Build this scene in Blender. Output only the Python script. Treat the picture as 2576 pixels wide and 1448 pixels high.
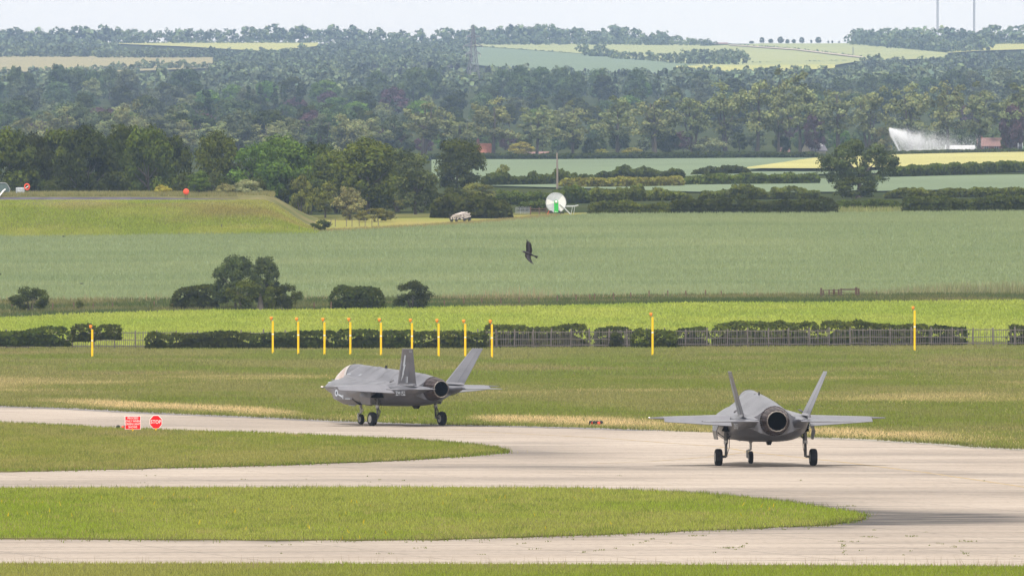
import bpy, math, random
import numpy as np
from mathutils import Vector, Matrix

for o in list(bpy.data.objects):
    bpy.data.objects.remove(o)

# ------------------------------------------------------------------ camera, sky, sun, exposure
SC = bpy.context.scene
COL = SC.collection
R = math.radians
CAM_H = 9.8            # metres above the taxiway
F = 31091.0            # focal length in units of the 2575 x 1448 view used for measuring
CX, HOR = 1287.5, 623.7
cam_data = bpy.data.cameras.new('camera')
cam_data.sensor_width = 36.0
cam_data.lens = 36.0 * F / 2575.0
cam_data.clip_start = 1.0
cam_data.clip_end = 30000.0
cam = bpy.data.objects.new('camera', cam_data)
COL.objects.link(cam)
cam.location = (0, 0, CAM_H)
cam.rotation_euler = (R(90) - math.atan((724.0 - HOR) / F), 0, 0)
SC.camera = cam

SUN_EL, SUN_AZ = 62.0, 192.0      # azimuth clockwise from +Y: high, behind the camera and a little left
world = bpy.data.worlds.new('World')
SC.world = world
world.use_nodes = True
wn = world.node_tree
wn.nodes.clear()
sky = wn.nodes.new('ShaderNodeTexSky')
sky.sky_type = 'NISHITA'
sky.sun_disc = False
sky.sun_elevation = R(SUN_EL)
sky.sun_rotation = R(SUN_AZ)
sky.air_density = 1.0
sky.dust_density = 1.5
sky.ozone_density = 1.0
bw = wn.nodes.new('ShaderNodeRGBToBW')
tint = wn.nodes.new('ShaderNodeMix'); tint.data_type = 'RGBA'; tint.blend_type = 'MULTIPLY'
tint.inputs[0].default_value = 1.0
tint.inputs[7].default_value = (1.0, 0.95, 0.89, 1)
mixs = wn.nodes.new('ShaderNodeMix'); mixs.data_type = 'RGBA'
mixs.inputs[0].default_value = 0.95        # thin even overcast: most of the blue is washed out
bg = wn.nodes.new('ShaderNodeBackground')
bg.inputs['Strength'].default_value = 0.15
wo = wn.nodes.new('ShaderNodeOutputWorld')
wn.links.new(sky.outputs[0], bw.inputs[0])
even = wn.nodes.new('ShaderNodeMix'); even.data_type = 'FLOAT'
even.inputs[0].default_value = 0.62       # the cloud sheet evens out the brightness of the sky
even.inputs[3].default_value = 4.0
wn.links.new(bw.outputs[0], even.inputs[2])
wn.links.new(even.outputs[0], tint.inputs[6])
wn.links.new(sky.outputs[0], mixs.inputs[6])
wn.links.new(tint.outputs[2], mixs.inputs[7])
wn.links.new(mixs.outputs[2], bg.inputs['Color'])
wn.links.new(bg.outputs[0], wo.inputs['Surface'])

sun_d = bpy.data.lights.new('sun', 'SUN')
sun_d.energy = 2.0
sun_d.angle = R(10)
sun_d.color = (1.0, 0.96, 0.9)
sun = bpy.data.objects.new('sun', sun_d)
COL.objects.link(sun)
sdir = Vector((math.sin(R(SUN_AZ)) * math.cos(R(SUN_EL)), math.cos(R(SUN_AZ)) * math.cos(R(SUN_EL)), math.sin(R(SUN_EL))))
sun.rotation_euler = sdir.to_track_quat('Z', 'Y').to_euler()
sun.location = (0, 0, 300)

SC.view_settings.view_transform = 'Standard'
SC.view_settings.look = 'None'
SC.view_settings.gamma = 1.0
SC.view_settings.use_curve_mapping = False
SC.view_settings.exposure = 1.2
SC.render.engine = 'CYCLES'
SC.cycles.use_denoising = True
SC.cycles.max_bounces = 6
SC.cycles.volume_bounces = 1
SC.cycles.transparent_max_bounces = 6

# ------------------------------------------------------------------ helpers: noise, terrain, meshes, materials
rng = np.random.default_rng(7)
random.seed(7)

def hash2(ix, iy, seed):
    h = (ix.astype(np.int64) * 374761393 + iy.astype(np.int64) * 668265263 + seed * 974634777) & 0x7fffffff
    h = ((h ^ (h >> 13)) * 1274126177) & 0x7fffffff
    return ((h ^ (h >> 16)) & 0xffff) / 65535.0

def vnoise(x, y, seed=0):
    x = np.asarray(x, float); y = np.asarray(y, float)
    ix = np.floor(x); iy = np.floor(y)
    fx = x - ix; fy = y - iy
    fx = fx * fx * (3 - 2 * fx); fy = fy * fy * (3 - 2 * fy)
    a = hash2(ix, iy, seed); b = hash2(ix + 1, iy, seed)
    c = hash2(ix, iy + 1, seed); d = hash2(ix + 1, iy + 1, seed)
    return (a * (1 - fx) + b * fx) * (1 - fy) + (c * (1 - fx) + d * fx) * fy

def fbm(x, y, seed=0, oct=3):
    t = 0; a = 0.5; s = 0
    for k in range(oct):
        t = t + a * vnoise(x * 2 ** k, y * 2 ** k, seed + k); s += a; a *= 0.5
    return t / s

KX = np.array([0, 675, 1350, 2025, 2700]) / 1.04854
KY = np.array([1215, 1400, 1450, 1700, 1800, 2100, 2500, 3000, 3400, 4800, 6600, 10500], float)
KP = np.array([[917, 917, 917, 914, 912],
               [838, 820, 809, 799, 794],
               [792, 789, 785, 781, 778],
               [620, 614, 606, 600, 596],
               [580, 572, 565, 562, 556],
               [545, 535, 518, 520, 515],
               [490, 480, 470, 462, 455],
               [450, 445, 440, 430, 425],
               [428, 424, 417, 412, 407],
               [320, 320, 318, 312, 310],
               [215, 215, 210, 205, 200],
               [116, 116, 113, 116, 110]], float) / 1.04854
KZ = CAM_H + (HOR - KP) * KY[:, None] / F
KZ[0, :] = 0.0

def zt(X, Y):
    """terrain height, metres"""
    X = np.asarray(X, float); Y = np.asarray(Y, float)
    X, Y = np.broadcast_arrays(X, Y)
    px = CX + X * F / np.maximum(Y, 1215.0)
    px = np.clip(px, KX[0], KX[-1])
    Yc = np.clip(Y, 1215, 10500)
    i = np.clip(np.searchsorted(KY, Yc, side='right') - 1, 0, len(KY) - 2)
    j = np.clip(np.searchsorted(KX, px, side='right') - 1, 0, len(KX) - 2)
    u = (px - KX[j]) / (KX[j + 1] - KX[j])
    u = u * u * (3 - 2 * u)
    t = (Yc - KY[i]) / (KY[i + 1] - KY[i])
    z0 = KZ[i, j] * (1 - u) + KZ[i, j + 1] * u
    z1 = KZ[i + 1, j] * (1 - u) + KZ[i + 1, j + 1] * u
    z = z0 * (1 - t) + z1 * t
    z = np.where(Y < 1215, 0.0, z)
    return z - np.where(Y > 10500, (Y - 10500) * 0.03, 0.0)

YS = np.concatenate([np.arange(1215, 2200, 1.0), np.arange(2200, 10501, 4.0)])
def G(x, y):
    """ground point seen at view position (x, y)"""
    if y > 875:
        Y = F * CAM_H / (y - HOR)
        if Y <= 1215:
            return ((x - CX) / F * Y, Y, 0.0)
    Xs = (x - CX) / F * YS
    Z = zt(Xs, YS)
    yy = HOR - (Z - CAM_H) * F / YS
    k = np.argmax(yy <= y) if (yy <= y).any() else len(YS) - 1
    return (float(Xs[k]), float(YS[k]), float(Z[k]))

def at(x, Y):
    X = (x - CX) / F * Y
    return (X, Y, float(zt(X, Y)))

def zof(y, Y):
    return CAM_H + (HOR - y) * Y / F

def S(Y):
    return F / Y

# ---- materials
MATS = {}
def mat(name, c1, c2=None, rough=0.7, scale=1.0, stretch=(1, 1, 1), metal=0.0, attr=False, trans=0.0,
        obj_var=0.0, bump=0.0, bump_scale=20.0, detail=4.0, emit=0.0, alpha=None, spec=0.3, coords='Object', ramp=(0.35, 0.65)):
    m = bpy.data.materials.new(name)
    m.use_nodes = True
    nt = m.node_tree; N = nt.nodes; L = nt.links
    bs = N['Principled BSDF']
    bs.inputs['Roughness'].default_value = rough
    bs.inputs['Metallic'].default_value = metal
    bs.inputs['Specular IOR Level'].default_value = spec
    col = None
    if c2 is None:
        rgb = N.new('ShaderNodeRGB'); rgb.outputs[0].default_value = (*c1, 1); col = rgb.outputs[0]
    else:
        tc = N.new('ShaderNodeTexCoord'); mp = N.new('ShaderNodeMapping')
        mp.inputs['Scale'].default_value = stretch
        geo = N.new('ShaderNodeNewGeometry')
        L.new(geo.outputs['Position'] if coords == 'World' else tc.outputs[coords], mp.inputs['Vector'])
        nz = N.new('ShaderNodeTexNoise'); nz.inputs['Scale'].default_value = scale; nz.inputs['Detail'].default_value = detail
        L.new(mp.outputs[0], nz.inputs['Vector'])
        rp = N.new('ShaderNodeValToRGB')
        rp.color_ramp.elements[0].position = ramp[0]; rp.color_ramp.elements[1].position = ramp[1]
        rp.color_ramp.elements[0].color = (*c1, 1); rp.color_ramp.elements[1].color = (*c2, 1)
        L.new(nz.outputs['Fac'], rp.inputs['Fac']); col = rp.outputs[0]
        if bump:
            nb = N.new('ShaderNodeTexNoise'); nb.inputs['Scale'].default_value = bump_scale
            L.new(mp.outputs[0], nb.inputs['Vector'])
            b = N.new('ShaderNodeBump'); b.inputs['Strength'].default_value = bump; b.inputs['Distance'].default_value = 0.05
            L.new(nb.outputs['Fac'], b.inputs['Height']); L.new(b.outputs[0], bs.inputs['Normal'])
    if attr:
        at_ = N.new('ShaderNodeAttribute'); at_.attribute_name = 'col'
        mx = N.new('ShaderNodeMix'); mx.data_type = 'RGBA'; mx.blend_type = 'MULTIPLY'; mx.inputs[0].default_value = 1
        L.new(col, mx.inputs[6]); L.new(at_.outputs['Color'], mx.inputs[7]); col = mx.outputs[2]
    if obj_var:
        oi = N.new('ShaderNodeObjectInfo'); hs = N.new('ShaderNodeHueSaturation')
        mr = N.new('ShaderNodeMapRange'); mr.inputs['To Min'].default_value = 1 - obj_var; mr.inputs['To Max'].default_value = 1 + obj_var
        L.new(oi.outputs['Random'], mr.inputs['Value']); L.new(mr.outputs[0], hs.inputs['Value'])
        mr2 = N.new('ShaderNodeMapRange'); mr2.inputs['To Min'].default_value = 0.485; mr2.inputs['To Max'].default_value = 0.515
        ml = N.new('ShaderNodeMath'); ml.operation = 'FRACT'; m7 = N.new('ShaderNodeMath'); m7.operation = 'MULTIPLY'; m7.inputs[1].default_value = 7.31
        L.new(oi.outputs['Random'], m7.inputs[0]); L.new(m7.outputs[0], ml.inputs[0]); L.new(ml.outputs[0], mr2.inputs['Value'])
        L.new(mr2.outputs[0], hs.inputs['Hue'])
        L.new(col, hs.inputs['Color']); col = hs.outputs[0]
    L.new(col, bs.inputs['Base Color'])
    if trans:
        tr = N.new('ShaderNodeBsdfTranslucent'); mx = N.new('ShaderNodeMixShader'); mx.inputs[0].default_value = trans
        L.new(col, tr.inputs['Color']); L.new(bs.outputs[0], mx.inputs[1]); L.new(tr.outputs[0], mx.inputs[2])
        L.new(mx.outputs[0], N['Material Output'].inputs['Surface'])
    if emit:
        bs.inputs['Emission Color'].default_value = (*c1, 1); bs.inputs['Emission Strength'].default_value = emit
    MATS[name] = m
    return m

# ---- mesh building
class MB:
    def __init__(s):
        s.v = []; s.f = []; s.sm = []
    def add(s, vs, fs, smooth=False):
        b = len(s.v); s.v += [tuple(map(float, p)) for p in vs]
        s.f += [tuple(i + b for i in f) for f in fs]; s.sm += [smooth] * len(fs)
        return s
    def box(s, c, d, rz=0.0):
        x, y, z = [k / 2 for k in d]; ca, sa = math.cos(rz), math.sin(rz)
        vs = [(c[0] + ca * i * x - sa * j * y, c[1] + sa * i * x + ca * j * y, c[2] + k * z) for i in (-1, 1) for j in (-1, 1) for k in (-1, 1)]
        return s.add(vs, [(0, 1, 3, 2), (4, 6, 7, 5), (0, 4, 5, 1), (2, 3, 7, 6), (0, 2, 6, 4), (1, 5, 7, 3)])
    def bar(s, a, b, r0, r1=None, n=6, cap=True, smooth=True):
        r1 = r0 if r1 is None else r1
        a = Vector(a); b = Vector(b); d = (b - a).normalized()
        u = d.orthogonal().normalized(); w = d.cross(u)
        vs = []
        for p, r in ((a, r0), (b, r1)):
            for k in range(n):
                t = 2 * math.pi * (k + .5) / n
                vs.append(p + (u * math.cos(t) + w * math.sin(t)) * r)
        fs = [(k, (k + 1) % n, n + (k + 1) % n, n + k) for k in range(n)]
        s.add(vs, fs, smooth)
        if cap:
            s.add(vs, [tuple(range(n))[::-1], tuple(range(n, 2 * n))])
        return s
    def tube(s, pts, rad, n=8, smooth=True):
        rings = []
        for i, p in enumerate(pts):
            p = Vector(p)
            d = (Vector(pts[min(i + 1, len(pts) - 1)]) - Vector(pts[max(i - 1, 0)])).normalized()
            u = Vector((1, 0, 0)) if abs(d.x) < .9 else Vector((0, 1, 0))
            u = (u - d * u.dot(d)).normalized(); w = d.cross(u)
            r = rad[i] if hasattr(rad, '__len__') else rad
            rings.append([p + (u * math.cos(2 * math.pi * k / n) + w * math.sin(2 * math.pi * k / n)) * r for k in range(n)])
        return s.loft(rings, True, smooth)
    def loft(s, rings, cap=True, smooth=True, closed=True):
        n = len(rings[0]); vs = [p for r in rings for p in r]; fs = []
        for i in range(len(rings) - 1):
            for k in range(n if closed else n - 1):
                k2 = (k + 1) % n
                fs.append((i * n + k, i * n + k2, (i + 1) * n + k2, (i + 1) * n + k))
        s.add(vs, fs, smooth)
        if cap and closed:
            m = len(rings) - 1
            s.add([p for p in rings[0]], [tuple(range(n))[::-1]]); s.add([p for p in rings[m]], [tuple(range(n))])
        return s
    def lathe(s, prof, axis_o, axis_d, n=20, smooth=True, cap=False):
        o = Vector(axis_o); d = Vector(axis_d).normalized(); u = d.orthogonal().normalized(); w = d.cross(u)
        rings = [[o + d * t + (u * math.cos(2 * math.pi * k / n) + w * math.sin(2 * math.pi * k / n)) * r for k in range(n)] for (t, r) in prof]
        return s.loft(rings, cap, smooth)
    def quad(s, a, b, c, d, smooth=False):
        return s.add([a, b, c, d], [(0, 1, 2, 3)], smooth)
    def mesh(s, name):
        me = bpy.data.meshes.new(name)
        me.from_pydata(s.v, [], s.f); me.polygons.foreach_set('use_smooth', s.sm); me.update()
        return me
    def build(s, name, m, parent=None):
        return link(name, s.mesh(name), m, parent)

def link(name, me, m, parent=None):
    if m is not None:
        me.materials.clear(); me.materials.append(MATS[m] if isinstance(m, str) else m)
    o = bpy.data.objects.new(name, me); COL.objects.link(o)
    if parent is not None:
        o.parent = parent
    return o

def npmesh(name, V, Fc, col=None, smooth=False):
    """mesh from numpy arrays; Fc (n,3) or (n,4)"""
    V = np.asarray(V, np.float32); Fc = np.asarray(Fc, np.int32)
    me = bpy.data.meshes.new(name)
    me.vertices.add(len(V)); me.vertices.foreach_set('co', V.ravel())
    k = Fc.shape[1]
    me.loops.add(Fc.size); me.loops.foreach_set('vertex_index', Fc.ravel())
    me.polygons.add(len(Fc)); me.polygons.foreach_set('loop_start', np.arange(0, Fc.size, k, dtype=np.int32))
    if smooth:
        me.polygons.foreach_set('use_smooth', np.ones(len(Fc), bool))
    me.update(calc_edges=True)
    if col is not None:
        a = me.color_attributes.new('col', 'FLOAT_COLOR', 'POINT')
        c4 = np.ones((len(V), 4), np.float32); c4[:, :3] = col
        a.data.foreach_set('color', c4.ravel())
    return me

def tag(o, label=None, cat=None, group=None, kind=None):
    if label: o['label'] = label
    if cat: o['category'] = cat
    if group: o['group'] = group
    if kind: o['kind'] = kind
    return o

def empty(name, loc, rz=0.0, label=None, cat=None, group=None):
    o = bpy.data.objects.new(name, None); COL.objects.link(o)
    o.location = loc; o.rotation_euler = (0, 0, rz); o.empty_display_size = 0.3
    return tag(o, label, cat, group)

def copy_tree(o, parent=None):
    c = o.copy(); COL.objects.link(c); c.parent = parent
    for ch in list(o.children):
        copy_tree(ch, c)
    return c

def strip(name, near, far, m, dz=0.05, nu=60, nv=30, kind='structure', Xpad=0):
    """sheet draped on the terrain between two ground polylines [(X,Y),...]"""
    near = np.array(near, float); far = np.array(far, float)
    def res(p):
        d = np.r_[0, np.cumsum(np.hypot(*np.diff(p, axis=0).T))]; t = np.linspace(0, d[-1], nu)
        return np.c_[np.interp(t, d, p[:, 0]), np.interp(t, d, p[:, 1])]
    a, b = res(near), res(far)
    v = np.linspace(0, 1, nv)[:, None, None]
    P = a[None] * (1 - v) + b[None] * v
    Z = zt(P[..., 0], P[..., 1]) + dz
    V = np.c_[P.reshape(-1, 2), Z.reshape(-1)]
    i, j = np.meshgrid(np.arange(nv - 1), np.arange(nu - 1), indexing='ij')
    q = (i * nu + j).ravel()
    Fc = np.c_[q, q + 1, q + nu + 1, q + nu]
    o = link(name, npmesh(name, V, Fc, smooth=True), m)
    return tag(o, kind=kind)

def inpoly(x, y, poly):
    c = np.zeros(len(x), bool); n = len(poly)
    for i in range(n):
        x0, y0 = poly[i]; x1, y1 = poly[(i + 1) % n]
        if y0 == y1: continue
        cond = ((y0 > y) != (y1 > y)) & (x < (x1 - x0) * (y - y0) / (y1 - y0) + x0)
        c ^= cond
    return c

def scatter(poly, density, margin=6.0, seed=1):
    """random ground points in a polygon, kept to the part near the view"""
    r = np.random.default_rng(seed)
    p = np.array(poly); x0, y0 = p.min(0); x1, y1 = p.max(0)
    hx = max(abs((0 - CX) / F * y1), abs((2575 - CX) / F * y1)) + margin
    x0, x1 = max(x0, -hx), min(x1, hx)
    n = int((x1 - x0) * (y1 - y0) * density)
    x = r.uniform(x0, x1, n); y = r.uniform(y0, y1, n)
    k = inpoly(x, y, poly) & (np.abs(x) < y * CX / F + margin)
    return x[k], y[k], r

def blades(name, x, y, h, w, col, m, dz=0.0, lean=0.35, r=None, label=None, cat='grass', z=None, parent=None):
    """upright pointed blades, each one triangle with a bent tip pair"""
    n = len(x); r = r or rng
    z = (zt(x, y) if z is None else z) + dz
    a = r.uniform(-0.9, 0.9, n)          # turn of the blade about z
    hh = h * r.uniform(0.55, 1.25, n); ww = w * r.uniform(0.6, 1.3, n)
    dx, dy = np.cos(a) * ww / 2, np.sin(a) * ww / 2
    lx = r.normal(0, lean, n) * hh; ly = r.normal(0, lean, n) * hh
    V = np.empty((n, 3, 3)); V[:, 0] = np.c_[x - dx, y - dy, z - 0.02]; V[:, 1] = np.c_[x + dx, y + dy, z - 0.02]
    V[:, 2] = np.c_[x + lx, y + ly, z + hh]
    C = np.repeat(col[:, None, :], 3, 1)
    Fc = np.arange(3 * n).reshape(n, 3)
    o = link(name, npmesh(name, V.reshape(-1, 3), Fc, C.reshape(-1, 3)), m, parent)
    return tag(o, label, cat, kind='stuff')

def lerp3(a, b, t):
    t = np.clip(t, 0, 1)[:, None]
    return np.array(a)[None] * (1 - t) + np.array(b)[None] * t
# ------------------------------------------------------------------ materials of the place
mat('blade', (1, 1, 1), attr=True, rough=0.9, trans=0.5, spec=0.03)
mat('turf', (0.085, 0.09, 0.026), (0.135, 0.13, 0.048), scale=0.09, rough=0.95, coords='World', stretch=(1, 0.35, 1), detail=8, spec=0.0)
mat('turf_rough', (0.098, 0.108, 0.039), (0.167, 0.147, 0.069), scale=0.2, rough=0.95, coords='World', stretch=(1, 0.3, 1), detail=8, spec=0.0)
mat('wheat', (0.124, 0.166, 0.077), (0.163, 0.201, 0.101), scale=0.06, rough=0.9, coords='World', stretch=(0.7, 0.35, 1), detail=6, spec=0.0)
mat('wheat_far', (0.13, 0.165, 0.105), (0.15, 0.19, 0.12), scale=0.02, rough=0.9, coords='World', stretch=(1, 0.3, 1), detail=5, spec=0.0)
mat('barley', (0.315, 0.30, 0.125), (0.37, 0.345, 0.145), scale=0.03, rough=0.9, coords='World', stretch=(1, 0.3, 1), detail=5, spec=0.0)
mat('beet', (0.155, 0.19, 0.045), (0.20, 0.23, 0.062), scale=0.08, rough=0.9, coords='World', stretch=(1, 0.3, 1), detail=6, spec=0.0)
mat('stubble', (0.242, 0.209, 0.073), (0.194, 0.202, 0.056), scale=0.1, rough=0.95, coords='World', stretch=(1, 0.3, 1), detail=5, spec=0.0)
mat('hill_pale', (0.25, 0.27, 0.13), (0.29, 0.30, 0.15), scale=0.01, rough=0.9, coords='World', detail=5, spec=0.0)
mat('hill_yellow', (0.356, 0.334, 0.124), (0.310, 0.318, 0.131), scale=0.01, rough=0.9, coords='World', detail=5, spec=0.0)
mat('hill_brown', (0.244, 0.220, 0.122), (0.276, 0.244, 0.139), scale=0.01, rough=0.9, coords='World', detail=5, spec=0.0)
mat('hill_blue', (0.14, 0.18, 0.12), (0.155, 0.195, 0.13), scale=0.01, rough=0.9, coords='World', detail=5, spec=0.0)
mat('countryside', (0.029, 0.040, 0.015), (0.050, 0.057, 0.022), scale=0.02, rough=0.95, coords='World', detail=5, spec=0.0)
mat('gravel', (0.30, 0.27, 0.22), (0.18, 0.17, 0.15), scale=3, rough=0.95)
mat('liner', (0.075, 0.068, 0.085), (0.12, 0.11, 0.13), scale=0.4, rough=0.9, spec=0.0)

def concrete_mat():
    m = bpy.data.materials.new('concrete'); m.use_nodes = True
    nt = m.node_tree; N = nt.nodes; L = nt.links; bs = N['Principled BSDF']
    geo = N.new('ShaderNodeNewGeometry')
    def noise(sc, st, det=6):
        mp = N.new('ShaderNodeMapping'); mp.inputs['Scale'].default_value = st; L.new(geo.outputs['Position'], mp.inputs['Vector'])
        nz = N.new('ShaderNodeTexNoise'); nz.inputs['Scale'].default_value = sc; nz.inputs['Detail'].default_value = det
        nz.inputs['Roughness'].default_value = 0.62
        L.new(mp.outputs[0], nz.inputs['Vector']); return nz.outputs['Fac']
    def ramp(src, p0, c0, p1, c1):
        r = N.new('ShaderNodeValToRGB'); r.color_ramp.elements[0].position = p0; r.color_ramp.elements[1].position = p1
        r.color_ramp.elements[0].color = (*c0, 1); r.color_ramp.elements[1].color = (*c1, 1); L.new(src, r.inputs['Fac']); return r.outputs[0]
    def mul(a, b, f=1.0):
        x = N.new('ShaderNodeMix'); x.data_type = 'RGBA'; x.blend_type = 'MULTIPLY'; x.inputs[0].default_value = f
        L.new(a, x.inputs[6]); L.new(b, x.inputs[7]); return x.outputs[2]
    base = ramp(noise(0.05, (1, 0.5, 1)), 0.3, (0.312, 0.264, 0.22), 0.7, (0.405, 0.348, 0.295))
    streak = ramp(noise(0.6, (0.12, 0.5, 1), 8), 0.3, (0.80, 0.79, 0.78), 0.6, (1, 1, 1))
    speck = ramp(noise(3.0, (1, 0.4, 1), 5), 0.36, (0.82, 0.82, 0.82), 0.5, (1, 1, 1))
    c = mul(mul(base, streak), speck)
    # slab joints, 6 m bays
    sx = N.new('ShaderNodeSeparateXYZ'); L.new(geo.outputs['Position'], sx.inputs[0])
    def joint(src, bay, wid, off):
        a = N.new('ShaderNodeMath'); a.operation = 'MULTIPLY_ADD'; L.new(src, a.inputs[0]); a.inputs[1].default_value = 1.0 / bay; a.inputs[2].default_value = off
        b = N.new('ShaderNodeMath'); b.operation = 'FRACT'; L.new(a.outputs[0], b.inputs[0])
        d = N.new('ShaderNodeMath'); d.operation = 'LESS_THAN'; L.new(b.outputs[0], d.inputs[0]); d.inputs[1].default_value = wid / bay
        return d.outputs[0]
    sk = N.new('ShaderNodeMath'); sk.operation = 'MULTIPLY_ADD'; L.new(sx.outputs[1], sk.inputs[0]); sk.inputs[1].default_value = 0.22; L.new(sx.outputs[0], sk.inputs[2])
    sk2 = N.new('ShaderNodeMath'); sk2.operation = 'MULTIPLY_ADD'; L.new(sx.outputs[0], sk2.inputs[0]); sk2.inputs[1].default_value = -0.22; L.new(sx.outputs[1], sk2.inputs[2])
    j = N.new('ShaderNodeMath'); j.operation = 'MAXIMUM'; L.new(joint(sk.outputs[0], 6.1, 0.09, .3), j.inputs[0]); L.new(joint(sk2.outputs[0], 7.3, 0.42, .1), j.inputs[1])
    jm = N.new('ShaderNodeMath'); jm.operation = 'MULTIPLY'; L.new(j.outputs[0], jm.inputs[0]); L.new(noise(0.25, (1, 1, 1), 3), jm.inputs[1])
    jx = N.new('ShaderNodeMix'); jx.data_type = 'RGBA'; L.new(jm.outputs[0], jx.inputs[0]); L.new(c, jx.inputs[6]); jx.inputs[7].default_value = (0.09, 0.083, 0.072, 1)
    c = jx.outputs[2]
    att = N.new('ShaderNodeAttribute'); att.attribute_name = 'col'
    # worn rubber and dirt, broken up by grain
    g = noise(0.8, (0.25, 1, 1), 8)
    mr = N.new('ShaderNodeMapRange'); mr.inputs['From Min'].default_value = 0.22; mr.inputs['From Max'].default_value = 0.62
    L.new(g, mr.inputs['Value'])
    sep = N.new('ShaderNodeSeparateColor'); L.new(att.outputs['Color'], sep.inputs[0])
    ml = N.new('ShaderNodeMath'); ml.operation = 'MULTIPLY'; L.new(sep.outputs[0], ml.inputs[0]); L.new(mr.outputs[0], ml.inputs[1])
    ml.use_clamp = True
    mx = N.new('ShaderNodeMix'); mx.data_type = 'RGBA'; L.new(ml.outputs[0], mx.inputs[0])
    L.new(c, mx.inputs[6]); mx.inputs[7].default_value = (0.055, 0.052, 0.052, 1)
    L.new(mx.outputs[2], bs.inputs['Base Color'])
    bs.inputs['Roughness'].default_value = 0.9; bs.inputs['Specular IOR Level'].default_value = 0.08
    MATS['concrete'] = m
concrete_mat()
mat('line_yellow', (0.36, 0.26, 0.12), (0.33, 0.28, 0.21), scale=0.9, rough=0.8, coords='World', detail=6, spec=0.0)

# ------------------------------------------------------------------ the ground: one sheet out past the skyline
ys = np.concatenate([np.linspace(-60, 1215, 60), np.linspace(1222, 2200, 110), np.linspace(2215, 3400, 60), np.linspace(3440, 10500, 120), np.linspace(10560, 12700, 20)])
us = np.linspace(-1, 1, 121)
Yg, Ug = np.meshgrid(ys, us, indexing='ij')
Xg = Ug * (np.maximum(Yg, 0) * 0.075 + 260)
Zg = zt(Xg, Yg)
nu = len(us)
q = (np.arange(len(ys) - 1)[:, None] * nu + np.arange(nu - 1)[None]).ravel()
g_me = npmesh('ground', np.c_[Xg.ravel(), Yg.ravel(), Zg.ravel()], np.c_[q, q + 1, q + nu + 1, q + nu], smooth=True)
ground = tag(link('ground', g_me, 'turf'), kind='structure')
g_me.materials.append(MATS['countryside'])
fy = Yg[:-1, :-1].ravel()
g_me.polygons.foreach_set('material_index', (fy > 1816).astype(np.int32))

def gp(x, y):
    p = G(x, y); return (p[0], p[1])

# ------------------------------------------------------------------ taxiway concrete and the grass islands in it
far_edge = [(-400, 1010), (0, 1021), (200, 1028), (420, 1040), (700, 1051), (900, 1061), (1100, 1068), (1300, 1072), (1500, 1077),
            (1640, 1082), (1800, 1087), (2030, 1099), (2200, 1106), (2400, 1118), (2450, 1124), (2600, 1131), (2760, 1140)]
near_edge = [(-300, 1416), (700, 1416), (1300, 1418), (1900, 1420), (2800, 1424)]
fe = [gp(*p) for p in far_edge]; fe = [(-170, fe[0][1] + 60)] + fe + [(180, fe[-1][1] - 60)]
ne = [gp(*p) for p in near_edge]; ne = [(-170, ne[0][1])] + ne + [(180, ne[-1][1])]
isl1 = [gp(*p) for p in [(-260, 1352), (0, 1355), (400, 1358), (700, 1360), (1100, 1358), (1500, 1346), (1800, 1334), (2050, 1323), (2130, 1313), (2172, 1303),
                         (2172, 1296), (2120, 1286), (2050, 1276), (1900, 1256), (1800, 1247), (1700, 1240), (1450, 1230), (1000, 1228), (500, 1229), (0, 1230), (-260, 1231)]]
isl2 = [gp(*p) for p in [(-260, 1191), (0, 1187), (300, 1180), (700, 1170), (1000, 1158), (1150, 1149), (1240, 1141), (1268, 1139), (1269, 1134),
                         (1230, 1126), (1150, 1117), (1000, 1106), (800, 1097), (600, 1089), (420, 1084), (250, 1077), (0, 1065), (-260, 1054)]]

def dense(pl, closed=True, step=1.5):
    out = []; n = len(pl)
    for i in range(n if closed else n - 1):
        a, b = np.array(pl[i]), np.array(pl[(i + 1) % n]); k = max(1, int(np.hypot(*(b - a)) / step))
        out += [tuple(a + (b - a) * t / k) for t in range(k)]
    return out

def edge_dist(x, y, pl, ys_=0.25):
    d = np.full(len(x), 1e9)
    for (a, b) in dense(pl, step=2.0):
        d = np.minimum(d, np.hypot(x - a, (y - b) * ys_))
    return d

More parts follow.
